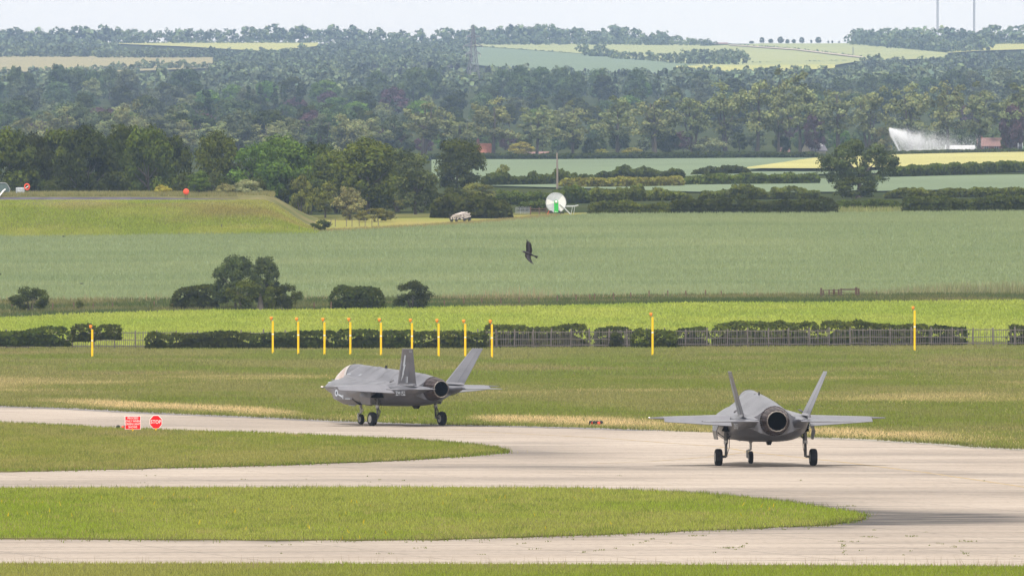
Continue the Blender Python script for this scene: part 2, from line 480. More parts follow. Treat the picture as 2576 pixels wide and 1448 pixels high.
# concrete sheet on a fine grid, with wear along the grass edges and the turn
def concrete():
    nu_, nv_ = 200, 110
    a = np.array(ne, float); b = np.array(fe, float)
    X = np.linspace(-120, 120, nu_)
    ya = np.interp(X, a[:, 0], a[:, 1]); yb = np.interp(X, b[:, 0], b[:, 1])
    v = np.linspace(0, 1, nv_)[:, None] ** 1.15
    Y = ya[None] * (1 - v) + yb[None] * v
    XX = np.repeat(X[None], nv_, 0)
    x, y = XX.ravel(), Y.ravel()
    d1 = edge_dist(x, y, isl1); d2 = edge_dist(x, y, isl2)
    tip = np.array(gp(2190, 1300))
    dt = np.hypot((x - tip[0] - 1.5) / 5.0, (y - tip[1]) / 9.0)
    tip2 = np.array(gp(1290, 1140)); dt2 = np.hypot((x - tip2[0] - 1) / 3.0, (y - tip2[1]) / 20)
    front1 = np.array(gp(1290, 1350)); 
    w = 1.0 * np.exp(-d1 / 0.6) + 1.5 * np.exp(-dt ** 2) + 0.6 * np.exp(-d2 / 0.7) + 0.55 * np.exp(-dt2 ** 2)
    w += 1.0 * np.exp(-d1 / 2.0) * np.clip((x - 4) / 8, 0, 1)
    # long soft rubber trails following the turn round the upper island
    t1 = np.abs(y - np.interp(x, [-30, 0, 15, 40], [548, 552, 548, 500]))
    w += 0.55 * np.exp(-(t1 / 6) ** 2) * np.clip((x + 12) / 14, 0, 1) * np.clip((26 - x) / 12, 0, 1)
    w += 0.5 * np.clip(fbm(x * 0.05, y * 0.09, 21) - 0.5, 0, 1) * 3 + 0.30 * np.exp(-((y - 398 - 0.03 * x) / 2.2) ** 2) + 0.25 * np.exp(-((y - 404 + 0.04 * x) / 1.2) ** 2)
    col = np.repeat(np.clip(w, 0, 1.25)[:, None], 3, 1)
    q = (np.arange(nv_ - 1)[:, None] * nu_ + np.arange(nu_ - 1)[None]).ravel()
    me = npmesh('taxiway', np.c_[x, y, np.full(len(x), 0.006)], np.c_[q, q + 1, q + nu_ + 1, q + nu_], col)
    tag(link('taxiway', me, 'concrete'), kind='structure')
concrete()

def island(name, pl):
    pl = dense(pl, step=0.8)
    r = np.random.default_rng(len(pl))
    pl = [(p[0] + r.normal(0, 0.05) + .5 * (float(fbm(p[0] * .4, p[1] * .4, 5)) - .5), p[1] + r.normal(0, 0.4) + 3.2 * (float(fbm(p[0] * .3, p[1] * .1, 6, 3)) - .5)) for p in pl]
    n = len(pl); m = MB()
    top = [(p[0], p[1], 0.05) for p in pl]; bot = [(p[0], p[1], 0.0) for p in pl]
    m.add(top, [tuple(range(n))])
    m.add(top + bot, [(i, i + n, (i + 1) % n + n, (i + 1) % n) for i in range(n)])
    tag(m.build(name, 'turf'), kind='structure')
island('grass_island', isl1)
island('grass_island', isl2)

# painted taxi line, worn
def ribbon(name, pts, w, m, z):
    pts = dense(pts, False, 1.0) + [pts[-1]]; mb = MB(); vs = []
    for i, p in enumerate(pts):
        a = np.array(pts[max(i - 1, 0)]); b = np.array(pts[min(i + 1, len(pts) - 1)]); d = (b - a) / np.hypot(*(b - a))
        vs += [(p[0] - d[1] * w / 2, p[1] + d[0] * w / 2, z), (p[0] + d[1] * w / 2, p[1] - d[0] * w / 2, z)]
    mb.add(vs, [(2 * i, 2 * i + 1, 2 * i + 3, 2 * i + 2) for i in range(len(pts) - 1)])
    return tag(mb.build(name, m), kind='structure')
ribbon('taxiway_line', [gp(*p) for p in [(1130, 1080), (1240, 1087), (1500, 1100), (1810, 1123), (1893, 1137), (2121, 1162), (2330, 1188), (2575, 1224), (2700, 1246)]], 0.22, 'line_yellow', 0.0105)
ribbon('taxiway_line', [gp(*p) for p in [(1885, 1136), (1780, 1149), (1640, 1160), (1500, 1165)]], 0.18, 'line_yellow', 0.0135)

# ------------------------------------------------------------------ grass on the airfield
def grass_colour(x, y, r, green=(0.135, 0.185, 0.030), olive=(0.20, 0.20, 0.062), straw=(0.34, 0.27, 0.13), seed=3, dry=0.0):
    n = fbm(x * 0.10, y * 0.03, seed, 4); n2 = fbm(x * 0.8, y * 0.25, seed + 9, 3)
    c = lerp3(green, olive, (n - 0.36) * 3.2 + (n2 - 0.5) * 0.9)
    t = (fbm(x * 0.05, y * 0.02, seed + 20, 3) - 0.62) * 3 + (r.random(len(x)) < 0.07) * 0.6 + dry
    c = c * (1 - np.clip(t, 0, 1)[:, None]) + np.array(straw) * np.clip(t, 0, 1)[:, None]
    return c * r.uniform(0.72, 1.28, len(x))[:, None]

near_poly = [(-60, 350)] + [(p[0], p[1] - 0.3) for p in reversed(ne[1:-1])][::-1] + [(60, 350)]
x, y, r = scatter(near_poly, 66, 7, 11)
blades('grass', x, y, 0.12, 0.021, grass_colour(x, y, r, green=(0.25, 0.31, 0.042), olive=(0.32, 0.32, 0.085), seed=5), 'blade', r=r, label='strip of green grass in front of the nearest taxiway')
x, y, r = scatter([(-60, ne[1][1] - 4), (60, ne[1][1] - 5.5), (60, ne[1][1] - 7), (-60, ne[1][1] - 5)] , 9, 3, 12)
blades('seed_grass', x, y, 0.36, 0.016, lerp3((0.25, 0.22, 0.12), (0.34, 0.25, 0.17), r.random(len(x))), 'blade', r=r, lean=0.2, label='thin purplish seed heads along the nearest grass edge')
x, y, r = scatter(isl1, 44, 7, 13)
blades('grass', x, y, 0.11, 0.026, grass_colour(x, y, r, green=(0.265, 0.345, 0.040), olive=(0.33, 0.36, 0.074), seed=8), 'blade', 0.05, r=r, label='green grass of the large island ending in a point on the right')
k = r.random(len(x)) < 0.0011
k &= fbm(x * 0.12, y * 0.05, 77) > 0.53
blades('buttercups', x[k], y[k], 0.15, 0.08, np.tile((0.6, 0.45, 0.03), (k.sum(), 1)), 'blade', 0.07, r=r, label='scattered yellow flowers in the large grass island', cat='flowers')
x, y, r = scatter(isl2, 27, 7, 14)
blades('grass', x, y, 0.125, 0.032, grass_colour(x, y, r, green=(0.235, 0.285, 0.042), olive=(0.31, 0.30, 0.085), seed=15), 'blade', 0.05, r=r, label='grass of the island behind the red signs')

def tussocks(pl, n, seed, label, dz):
    r = np.random.default_rng(seed); x, y, _ = scatter(pl, 0.12, 3, seed); k = r.permutation(len(x))[:n]; X = np.repeat(x[k], 34); Y = np.repeat(y[k], 34)
    sz = np.repeat(r.uniform(.15, .7, len(k)), 34); X = X + r.normal(0, 1, len(X)) * sz; Y = Y + r.normal(0, 1.6, len(Y)) * sz
    tone = np.repeat(r.random(len(k)), 34)
    c = lerp3((0.15, 0.20, 0.035), (0.40, 0.35, 0.13), (tone - .35) * 1.8) * r.uniform(.75, 1.25, len(X))[:, None]
    blades('tussocks', X, Y, 0.17, 0.024, c, 'blade', dz, r=r, label=label)
tussocks(isl1, 420, 81, 'taller darker and straw-coloured tussocks in the large grass island', .05)
tussocks(isl2, 300, 82, 'taller tussocks in the grass island behind the signs', .05)
# rougher, longer tufts along the island rims
def rim(name, pl, seed, label, h=0.19, w=0.03, nper=11, col=(0.15, 0.20, 0.03), closed=True):
    r = np.random.default_rng(seed); p = np.array(dense(pl, closed, step=0.35)); p = np.repeat(p, nper, 0)
    p += r.normal(0, [0.15, 1.3], p.shape)
    k = np.abs(p[:, 0]) < p[:, 1] * CX / F + 12; p = p[k]
    k = r.random(len(p)) < 0.3 + 0.7 * (fbm(p[:, 0] * 0.5, p[:, 1] * 0.15, seed) > 0.48); p = p[k]
    c = lerp3(col, (0.21, 0.17, 0.08), (r.random(len(p)) < 0.25) * 0.8) * r.uniform(0.7, 1.3, len(p))[:, None]
    blades(name, p[:, 0], p[:, 1], h, w, c, 'blade', r=r, label=label)
rim('grass', isl1, 31, 'ragged rim of tufts round the large grass island')
rim('grass', isl2, 32, 'ragged rim of tufts round the grass island behind the signs', w=0.05)

field_poly = [(p[0], p[1]) for p in fe] + [(180, 1300), (-170, 1300)]
x, y, r = scatter([p for p in fe] + [(180, 950), (-170, 950)], 10, 14, 16)
e = np.interp(x, [p[0] for p in fe], [p[1] for p in fe])
dd = y - e
xv = CX + x * F / y
dry = np.exp(-((dd - 28) / 17) ** 2) * np.clip(np.interp(xv, [0, 150, 300, 650, 800, 1150, 1250, 1550, 1700, 1850, 2050, 2150, 2400, 2575], [0.0, 0.5, 1.3, 1.3, 0.25, 0.1, 1.2, 1.2, 0.5, 0.2, 0.6, 0.7, 0.1, 0.0]), 0, 2) \
    * (1.0 + 1.6 * fbm(x * 0.15, y * 0.05, 41))
blades('grass', x, y, 0.14, 0.054, grass_colour(x, y, r, green=(0.195, 0.235, 0.042), olive=(0.27, 0.26, 0.088), straw=(0.70, 0.52, 0.27), seed=23, dry=dry), 'blade', r=r, label='mown airfield grass with straw-coloured dry patches beyond the taxiway')
x, y, r = scatter([(-170, 950), (180, 950), (180, 1250), (-170, 1222)], 4.2, 18, 17)
blades('grass', x, y, 0.2, 0.085, grass_colour(x, y, r, green=(0.195, 0.24, 0.044), olive=(0.27, 0.262, 0.09), seed=27), 'blade', r=r, label='airfield grass running up to the paling fence')
rim('grass', [p for p in fe], 33, 'ragged grass edge along the far side of the taxiway', h=0.2, w=0.05, nper=7, col=(0.13, 0.15, 0.035), closed=False)
# dark strip of broken edge under the grass at the far side of the taxiway
ribbon('taxiway_verge', [(p[0], p[1] - 1.0) for p in fe[1:11]], 2.6, mat('tarmac', (0.10, 0.095, 0.10), (0.22, 0.2, 0.19), scale=0.5, rough=0.95, coords='World'), 0.0175)
ribbon('taxiway_verge', [(p[0], p[1] - 1.0) for p in fe[12:18]], 2.0, 'gravel', 0.0175)

# weeds in the joints of the concrete
def weeds():
    r = np.random.default_rng(5); X = []; Y = []
    lines = [[(1455, 1390), (1560, 1378), (1622, 1362), (1650, 1352)], [(1820, 1375), (1850, 1382), (1880, 1366)], [(2120, 1365), (2123, 1395)], [(2330, 1362), (2395, 1372), (2440, 1400)],
             [(1300, 1368), (1450, 1356)], [(2180, 1362), (2215, 1362)], [(2060, 1335), (2110, 1330)]]
    for l in lines:
        P = np.array(dense([gp(*p) for p in l], False, 0.12))
        P = P[r.random(len(P)) < 0.07]; X += list(P[:, 0]); Y += list(P[:, 1])
    for k in range(34):
        p = gp(r.uniform(0, 2575), r.choice([r.uniform(1360, 1408), r.uniform(1195, 1215), r.uniform(1330, 1400)])); 
        if inpoly(np.array([p[0]]), np.array([p[1]]), isl1)[0]: continue
        m = r.integers(1, 3); X += list(p[0] + r.normal(0, 0.25, m)); Y += list(p[1] + r.normal(0, 0.3, m))
    for p in [(2065, 1322), (1750, 1347), (2125, 1362), (1840, 1378), (2180, 1350), (2290, 1348), (2428, 1361), (2130, 1273)]:
        p = gp(*p); X += list(p[0] + r.normal(0, 0.2, 7)); Y += list(p[1] + r.normal(0, 0.4, 7))
    X = np.array(X); Y = np.array(Y)
    X = np.repeat(X, 4) + r.normal(0, .05, len(X) * 4); Y = np.repeat(Y, 4) + r.normal(0, .05, len(Y) * 4)
    c = lerp3((0.10, 0.15, 0.03), (0.24, 0.24, 0.08), r.random(len(X)))
    blades('weeds', X, Y, 0.05, 0.04, c, 'blade', 0.006, r=r, label='small weeds growing in cracks and joints of the concrete', cat='weeds')
weeds()

# ------------------------------------------------------------------ crops and rough grass beyond the fence
W = lambda *ps: [gp(*p) for p in ps]
ext = lambda pl, a=60: [(pl[0][0] - a, pl[0][1])] + pl + [(pl[-1][0] + a, pl[-1][1])]
ext0 = lambda pl, a=60: pl + [(pl[-1][0] + a, pl[-1][1])]
beet_near = [(-130, 1222), (0, 1226), (130, 1256)]
beet_far = ext(W((0, 801), (150, 792), (350, 786), (644, 781), (900, 779), (1287, 773), (1600, 766), (1931, 763), (2250, 760), (2575, 757)))
strip('beet_field', beet_near, beet_far, 'beet', 0.04)
x, y, r = scatter(beet_near + beet_far[::-1], 5, 22, 51)
n = fbm(x * 0.10, y * 0.04, 52, 3)
blades('beet_leaves', x, y, 0.3, 0.24, lerp3((0.29, 0.36, 0.055), (0.40, 0.435, 0.085), n * 1.6 - 0.3) * r.uniform(0.75, 1.25, len(x))[:, None], 'blade', r=r, lean=0.5, label='bright green leafy crop between the fence hedge and the bushes', cat='crop')

wheat_near = ext(W((0, 757), (400, 754), (800, 752), (1287, 748), (1931, 744), (2575, 740)))
wheat_far = ext(W((0, 591), (400, 588), (785, 585), (950, 578), (1100, 570), (1250, 560), (1400, 545), (1500, 540), (2000, 538), (2575, 533)))
strip('rough_verge', [(p[0], p[1] + 0.5) for p in beet_far], [(p[0], p[1] - 0.5) for p in wheat_near], 'turf_rough', 0.05, nv=8)
strip('wheat_field', wheat_near, wheat_far, 'wheat', 0.06, nv=60, nu=80)
x, y, r = scatter(wheat_near + wheat_far[::-1], 5.6, 22, 53)
n = fbm(x * 0.035, y * 0.05, 54, 4); n2 = fbm(x * 0.01, y * 0.12, 58, 3)
blades('wheat', x, y, 0.42, 0.125, lerp3((0.245, 0.295, 0.145), (0.31, 0.345, 0.175), (n - 0.5) * 1.3 + (n2 - 0.5) * 1.2 + 0.5) * r.uniform(0.92, 1.08, len(x))[:, None], 'blade', r=r, lean=0.25, label='blue-green young wheat covering the rising field', cat='crop')

# rough grass between the two crops: short green, then tall straw
x, y, r = scatter(beet_far + wheat_near[::-1], 7, 22, 55)
xv = CX + x * F / y
t = fbm(x * 0.08, y * 0.15, 56, 3)
fr = (y - np.interp(x, [p[0] for p in beet_far], [p[1] for p in beet_far])) / 45.0
c = lerp3((0.085, 0.12, 0.035), (0.20, 0.19, 0.075), (t - 0.42) * 3 + fr * 0.5 - 0.1)
blades('rough_grass', x, y, 0.45, 0.13, c * r.uniform(0.7, 1.25, len(x))[:, None], 'blade', r=r, label='rough uncut grass along the wire fence between crops')
xs_ = W((0, 760), (500, 757), (1000, 757), (1287, 753), (1600, 750), (1931, 748))
P = np.array(dense(ext(xs_, 5), False, 0.1)); P = np.repeat(P, 3, 0); r = np.random.default_rng(9)
P += r.normal(0, [0.3, 2.5], P.shape); xv = CX + P[:, 0] * F / P[:, 1]
dens = np.interp(xv, [0, 300, 450, 760, 1080, 1120, 1460, 1520, 1931], [0.3, 0.6, 0.05, 0.3, 0.4, 1, 1, 0.45, 0.2]) * (0.3 + fbm(P[:, 0] * 0.3, P[:, 1] * 0, 90) * 1.0)
P = P[r.random(len(P)) < dens * 0.8]
xv = CX + P[:, 0] * F / P[:, 1]
hh = 0.75 + 0.7 * np.exp(-((xv - 1310) / 90) ** 2) + 0.3 * r.random(len(P))
blades('tall_dry_grass', P[:, 0], P[:, 1], hh, 0.07, lerp3((0.40, 0.31, 0.19), (0.30, 0.27, 0.14), r.random(len(P))), 'blade', r=r, lean=0.15, label='tall straw-coloured grass stalks along the near edge of the wheat')
# grassy hump at the right
P = np.array(dense(ext(W((2120, 744), (2300, 742), (2575, 741)), 8), False, 0.06)); P = np.repeat(P, 3, 0)
P += r.normal(0, [0.3, 3.0], P.shape); xv = CX + P[:, 0] * F / P[:, 1]
hh = np.interp(xv, [2120, 2250, 2400, 2575], [0.4, 0.9, 1.5, 1.6])
blades('tall_grass', P[:, 0], P[:, 1], hh, 0.12, lerp3((0.20, 0.22, 0.09), (0.33, 0.31, 0.17), r.random(len(P))) * r.uniform(0.8, 1.2, len(P))[:, None], 'blade', r=r, lean=0.2, label='tall pale grass bank at the right near edge of the wheat')

# yellow track behind the wheat edge, field beyond the hedges
strip('field_track', W((640, 588), (785, 586), (950, 579), (1100, 571), (1250, 561), (1400, 546), (1470, 541)), W((700, 560), (800, 556), (950, 552), (1100, 549), (1250, 545), (1400, 540), (1480, 537)), 'stubble', 0.10, nv=6)
P = np.array(dense(W((640, 588), (785, 585), (950, 578), (1100, 570), (1250, 560), (1400, 545)), False, 0.05)); P = np.repeat(P, 3, 0)
P += r.normal(0, [0.4, 3.0], P.shape); P[:, 1] += 3
blades('rough_grass', P[:, 0], P[:, 1], 0.45, 0.12, lerp3((0.22, 0.22, 0.08), (0.38, 0.30, 0.15), r.random(len(P))), 'blade', r=r, label='brownish rough grass along the upper left edge of the wheat')

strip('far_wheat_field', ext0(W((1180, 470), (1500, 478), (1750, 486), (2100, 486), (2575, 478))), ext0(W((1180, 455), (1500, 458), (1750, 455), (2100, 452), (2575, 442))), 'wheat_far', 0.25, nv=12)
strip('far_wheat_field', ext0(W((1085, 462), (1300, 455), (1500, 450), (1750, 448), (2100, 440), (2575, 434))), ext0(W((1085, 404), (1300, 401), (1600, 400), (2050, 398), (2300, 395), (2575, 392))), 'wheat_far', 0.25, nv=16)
strip('barley_field', W((1878, 434), (1960, 434), (2100, 434), (2330, 428), (3000, 412)), W((1880, 431), (1960, 419), (2060, 404), (2250, 397), (3000, 380)), 'barley', 0.9, nv=16)
# fields on the far hills
strip('hill_field', W((-80, 186), (300, 186), (535, 176)), W((-80, 146), (300, 146), (535, 149)), 'hill_brown', 1.2, nv=10)
strip('hill_field', W((240, 112), (480, 122), (640, 132), (700, 131), (800, 120)), W((240, 110.5), (480, 110.5), (640, 110.5), (700, 110.5), (800, 110.5)), 'hill_yellow', 1.2, nv=8)
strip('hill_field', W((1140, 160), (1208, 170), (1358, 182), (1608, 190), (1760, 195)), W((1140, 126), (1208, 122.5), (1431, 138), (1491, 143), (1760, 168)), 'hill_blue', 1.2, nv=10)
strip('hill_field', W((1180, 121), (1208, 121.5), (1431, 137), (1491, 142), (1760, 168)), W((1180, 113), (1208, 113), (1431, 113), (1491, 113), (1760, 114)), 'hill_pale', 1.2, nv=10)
strip('hill_field', W((1730, 166), (1783, 174), (2086, 172), (2170, 158), (2383, 152)), W((1730, 121), (1783, 120), (1916, 113.5), (2136, 113.5), (2250, 125), (2383, 138)), 'hill_pale', 1.3, nv=10)
strip('hill_field', W((1700, 196), (1900, 188), (2100, 178)), W((1700, 172), (1900, 170), (2100, 168)), 'hill_yellow', 1.4, nv=10)
strip('hill_field', W((2383, 138), (2460, 133), (2680, 126)), W((2383, 126), (2460, 114), (2680, 110)), 'hill_yellow', 1.3, nv=10)
strip('field_track', W((1833, 120), (2000, 132), (2170, 153)), W((1833, 118), (2000, 129.5), (2170, 150)), mat('earth', (0.42, 0.33, 0.24), (0.36, 0.30, 0.22), scale=0.05, coords='World'), 1.9, nv=3)
# ------------------------------------------------------------------ reservoir bank
def bank():
    xs = np.linspace(-60, 800, 100)
    prof = [(1692, None), (1697, .18), (1704, .62), (1710, .93), (1713, 1.0), (1716, 1.0), (1719, 0.9)]
    rings_g = []; r = np.random.default_rng(3)
    for x in xs:
        ring = []
        k = np.clip((800 - x) / 135.0, 0, 1); k = (k * .45 + .55 * k * k * (3 - 2 * k)) if k < 1 else 1.0
        for (Y, h) in prof:
            X = (x - CX) / F * Y
            g = float(zt(X, Y)); top = zof(505, 1713)
            ring.append((X, Y, g - 0.05 if h is None else g + (top - g) * h * k + (float(fbm(X * .2, Y * .3, 4)) - .5) * .25))
        rings_g.append(ring)
    m = MB(); m.loft(rings_g, False, True, closed=False)
    o = m.build('reservoir_bank', 'turf_rough'); tag(o, kind='structure')
    # inner far slope lined with dark sheeting, then a grassy rim
    def bk(x):
        k = float(np.clip((800 - x) / 135.0, 0, 1)); return k * .45 + .55 * k * k * (3 - 2 * k)
    m = MB(); rl = []; rr = []
    for x in np.linspace(-60, 600, 56):
        k = np.clip((600 - x) / 250.0, 0, 1)
        rl.append([((x - CX) / F * Y, Y, zof(v, Y)) for (Y, v) in ((1719, 511), (1750, 509), (1762, 505), (1768, 501.5 - 5.0 * k))])
    for x in np.linspace(-60, 800, 76):
        k = np.clip((600 - x) / 250.0, 0, 1); b = []; q = bk(x)
        first = (1768, 501.7 - 5.1 * k) if x < 596 else (1719, 507)
        for (Y, v) in (first, (1772, 490), (1778, 486), (1790, 488), (1800, 560)):
            X = (x - CX) / F * Y; g = float(zt(X, Y)); z = zof(v, Y); b.append((X, Y, g + (z - g) * q if z > g else z))
        rr.append(b)
    m.loft(rl, False, True, closed=False); tag(m.build('reservoir_liner', 'liner'), kind='structure')
    m = MB(); m.loft(rr, False, True, closed=False); tag(m.build('reservoir_rim', 'turf_rough'), kind='structure')
    # grass on the bank
    r = np.random.default_rng(61); n = 70000
    u = r.uniform(-40, 800, n); Y = r.uniform(1692, 1719, n)
    k = np.clip((800 - u) / 135.0, 0, 1); k = k * .45 + .55 * k * k * (3 - 2 * k)
    X = (u - CX) / F * Y; g = zt(X, Y)
    h = np.interp(Y, [p[0] for p in prof], [0, .18, .62, .93, 1, 1, .9])
    z = g + (zof(505, 1713) - g) * h * k
    t = fbm(X * .12, Y * .25, 62, 3); t2 = fbm(X * .05, Y * .12, 66, 2)
    c = lerp3((0.30, 0.36, 0.055), (0.42, 0.42, 0.10), (t - .4) * 2.6); br = np.clip((t2 - .6) * 3, 0, .7)[:, None]
    c = (c * (1 - br) + np.array((0.32, 0.25, 0.10)) * br) * r.uniform(.72, 1.25, n)[:, None]
    blades('bank_grass', X, Y, np.where(Y > 1708, 0.16, 0.36), 0.10, c, 'blade', r=r, z=z, label='long grass covering the reservoir bank at the left', cat='grass')
    n = 9000; u = r.uniform(-40, 690, n); Y = r.uniform(1768, 1778, n); X = (u - CX) / F * Y
    z = np.interp(Y, [1768, 1772, 1778], [zof(494, 1768), zof(490, 1772), zof(486, 1778)])
    blades('rim_grass', X, Y, 0.45, 0.12, lerp3((0.20, 0.21, 0.07), (0.33, 0.29, 0.13), r.random(n)), 'blade', r=r, z=z, label='pale grass on the far rim above the dark reservoir lining', cat='grass')
bank()

# ------------------------------------------------------------------ foliage
mat('leaf_dark', (0.047, 0.058, 0.010), attr=True, rough=0.85, trans=0.3, obj_var=0.22, spec=0.04)
mat('leaf_mid', (0.072, 0.090, 0.014), attr=True, rough=0.85, trans=0.3, obj_var=0.25, spec=0.04)
mat('leaf_fresh', (0.090, 0.153, 0.020), attr=True, rough=0.55, trans=0.25, obj_var=0.12, spec=0.06)
mat('leaf_olive', (0.149, 0.151, 0.032), attr=True, rough=0.85, trans=0.28, obj_var=0.18, spec=0.04)
mat('leaf_grey', (0.215, 0.212, 0.085), attr=True, rough=0.85, trans=0.28, obj_var=0.15, spec=0.04)
mat('leaf_pale', (0.26, 0.29, 0.15), attr=True, rough=0.85, trans=0.28, obj_var=0.1, spec=0.04)
mat('leaf_yellow', (0.33, 0.31, 0.055), attr=True, rough=0.85, trans=0.28, obj_var=0.1, spec=0.04)
mat('leaf_purple', (0.085, 0.05, 0.06), attr=True, rough=0.6, trans=0.15, obj_var=0.1, spec=0.04)
mat('leaf_conifer', (0.035, 0.052, 0.022), attr=True, rough=0.7, trans=0.1, obj_var=0.15, spec=0.04)
mat('leaf_far_hazed', (0.155, 0.190, 0.100), attr=True, rough=0.7, trans=0.15, spec=0.04)  # lightened leaf colour, some of the distance haze painted in
mat('leaf_wood', (0.078, 0.112, 0.048), attr=True, rough=0.85, trans=0.28, obj_var=0.25, spec=0.04)
mat('leaf_wood_grey', (0.110, 0.132, 0.072), attr=True, rough=0.85, trans=0.28, obj_var=0.2, spec=0.04)
mat('leaf_sage', (0.078, 0.096, 0.033), attr=True, rough=0.85, trans=0.28, obj_var=0.1, spec=0.04)
mat('leaf_poplar', (0.185, 0.205, 0.090), attr=True, rough=0.85, trans=0.28, obj_var=0.15, spec=0.04)
mat('bark', (0.075, 0.062, 0.05), (0.12, 0.10, 0.085), scale=3, rough=0.95, stretch=(1, 1, .2))
mat('bark_pale', (0.20, 0.17, 0.15), (0.13, 0.11, 0.10), scale=3, rough=0.95, stretch=(1, 1, .2))

def lobes_of(kind, r):
    L = []
    if kind in ('round', 'broad', 'oak', 'shrub', 'flat'):
        cz, rx, rz, n, lr = {'round': (.52, .38, .46, 62, (.10, .17)), 'broad': (.51, .48, .47, 70, (.11, .18)), 'oak': (.56, .70, .40, 84, (.09, .16)),
                             'shrub': (.47, .50, .46, 34, (.13, .22)), 'flat': (.50, .85, .46, 44, (.14, .22))}[kind]
        for k in range(n):
            d = r.normal(size=3); d /= np.linalg.norm(d)
            if d[2] < -0.9: d[2] *= -1
            q = r.uniform(.55, 1) ** .5
            lo = np.array([d[0] * rx, d[1] * rx, d[2] * rz]) * q + [0, 0, cz]
            L.append((lo, r.uniform(*lr) * (1.15 if q < .8 else .9)))
    elif kind == 'poplar':
        stems = [(0, 0, 1.0)] + [(r.uniform(-.13, .13), r.uniform(-.13, .13), r.uniform(.72, .95)) for _ in range(4)]
        for k in range(44):
            sx, sy, top = stems[r.integers(len(stems))]; t = r.uniform(.28, 1)
            z = .08 + (top - .1) * t
            w = .13 * math.sin(math.pi * min(1, max(.05, (t - .12) / .95))) + .03
            L.append((np.array([sx * t + r.normal(0, w), sy * t + r.normal(0, w), z]), r.uniform(.045, .085)))
    elif kind == 'column':
        for k in range(40):
            t = r.uniform(.06, 1); w = .15 * math.sin(math.pi * min(1, .12 + t * .88)) + .02
            L.append((np.array([r.normal(0, w * .6), r.normal(0, w * .6), t * .97]), r.uniform(.05, .09)))
    elif kind == 'conifer':
        for k in range(46):
            t = r.uniform(.05, 1); w = .17 * (1 - t) + .012; a = r.uniform(0, 6.28)
            L.append((np.array([math.cos(a) * w, math.sin(a) * w, t * .98]), .03 + .055 * (1 - t)))
    elif kind == 'ragged':
        for k in range(56):
            d = r.normal(size=3); d /= np.linalg.norm(d); q = r.uniform(.3, 1.05)
            L.append((np.array([d[0] * .38, d[1] * .38, d[2] * .46]) * q + [0, 0, .53], r.uniform(.07, .15)))
    return L

def leaf_cloud(L, nper, size, r, airy=0.0):
    C = []; Nn = []; B = []
    for (c, lr) in L:
        d = r.normal(size=(nper, 3)); d /= np.linalg.norm(d, axis=1)[:, None]
        d[:, 2] = np.where(d[:, 2] < -.35, -d[:, 2], d[:, 2])
        rad = lr * (r.uniform(.55 - airy * .4, 1.08 + airy * .3, nper)) 
        C.append(c + d * rad[:, None]); Nn.append(d)
        B.append(np.full(nper, r.uniform(.62, 1.42)) * r.uniform(.8, 1.25, nper))
    C = np.concatenate(C); Nn = np.concatenate(Nn); B = np.concatenate(B)
    Nn = Nn + r.normal(0, .4, Nn.shape); Nn /= np.linalg.norm(Nn, axis=1)[:, None]
    t = r.normal(size=Nn.shape); u = np.cross(Nn, t); u /= np.linalg.norm(u, axis=1)[:, None]; w = np.cross(Nn, u)
    s = size * r.uniform(.55, 1.35, len(C)); s2 = s * r.uniform(.5, .9, len(C))
    u = u * s[:, None] / 2; w = w * s2[:, None] / 2
    V = np.stack([C - u, C - w * .9, C + u, C + w * .9], 1)
    col = np.repeat(B[:, None], 4, 1).reshape(-1)
    hue = np.repeat(r.uniform(.9, 1.12, len(C))[:, None], 4, 1).reshape(-1)
    return V.reshape(-1, 3), np.arange(4 * len(C)).reshape(-1, 4), np.c_[col * hue, col, col * (2 - hue) * .95]

CROWN = {}
def crown_mesh(kind, var, dens=1.0):
    key = (kind, var, dens)
    if key not in CROWN:
        r = np.random.default_rng(var * 101 + len(kind) * 17 + ord(kind[0]))
        L = lobes_of(kind, r)
        size = {'poplar': .045, 'column': .05, 'conifer': .04, 'ragged': .066, 'shrub': .085, 'flat': .085}.get(kind, .064) / (dens ** .5)
        n = int({'poplar': 62, 'conifer': 55, 'column': 60, 'ragged': 70}.get(kind, 84) * dens)
        V, Fc, c = leaf_cloud(L, n, size, r, airy=.5 if kind in ('poplar', 'ragged') else 0.15)
        CROWN[key] = npmesh('crown_' + kind, V, Fc, c)
    return CROWN[key]

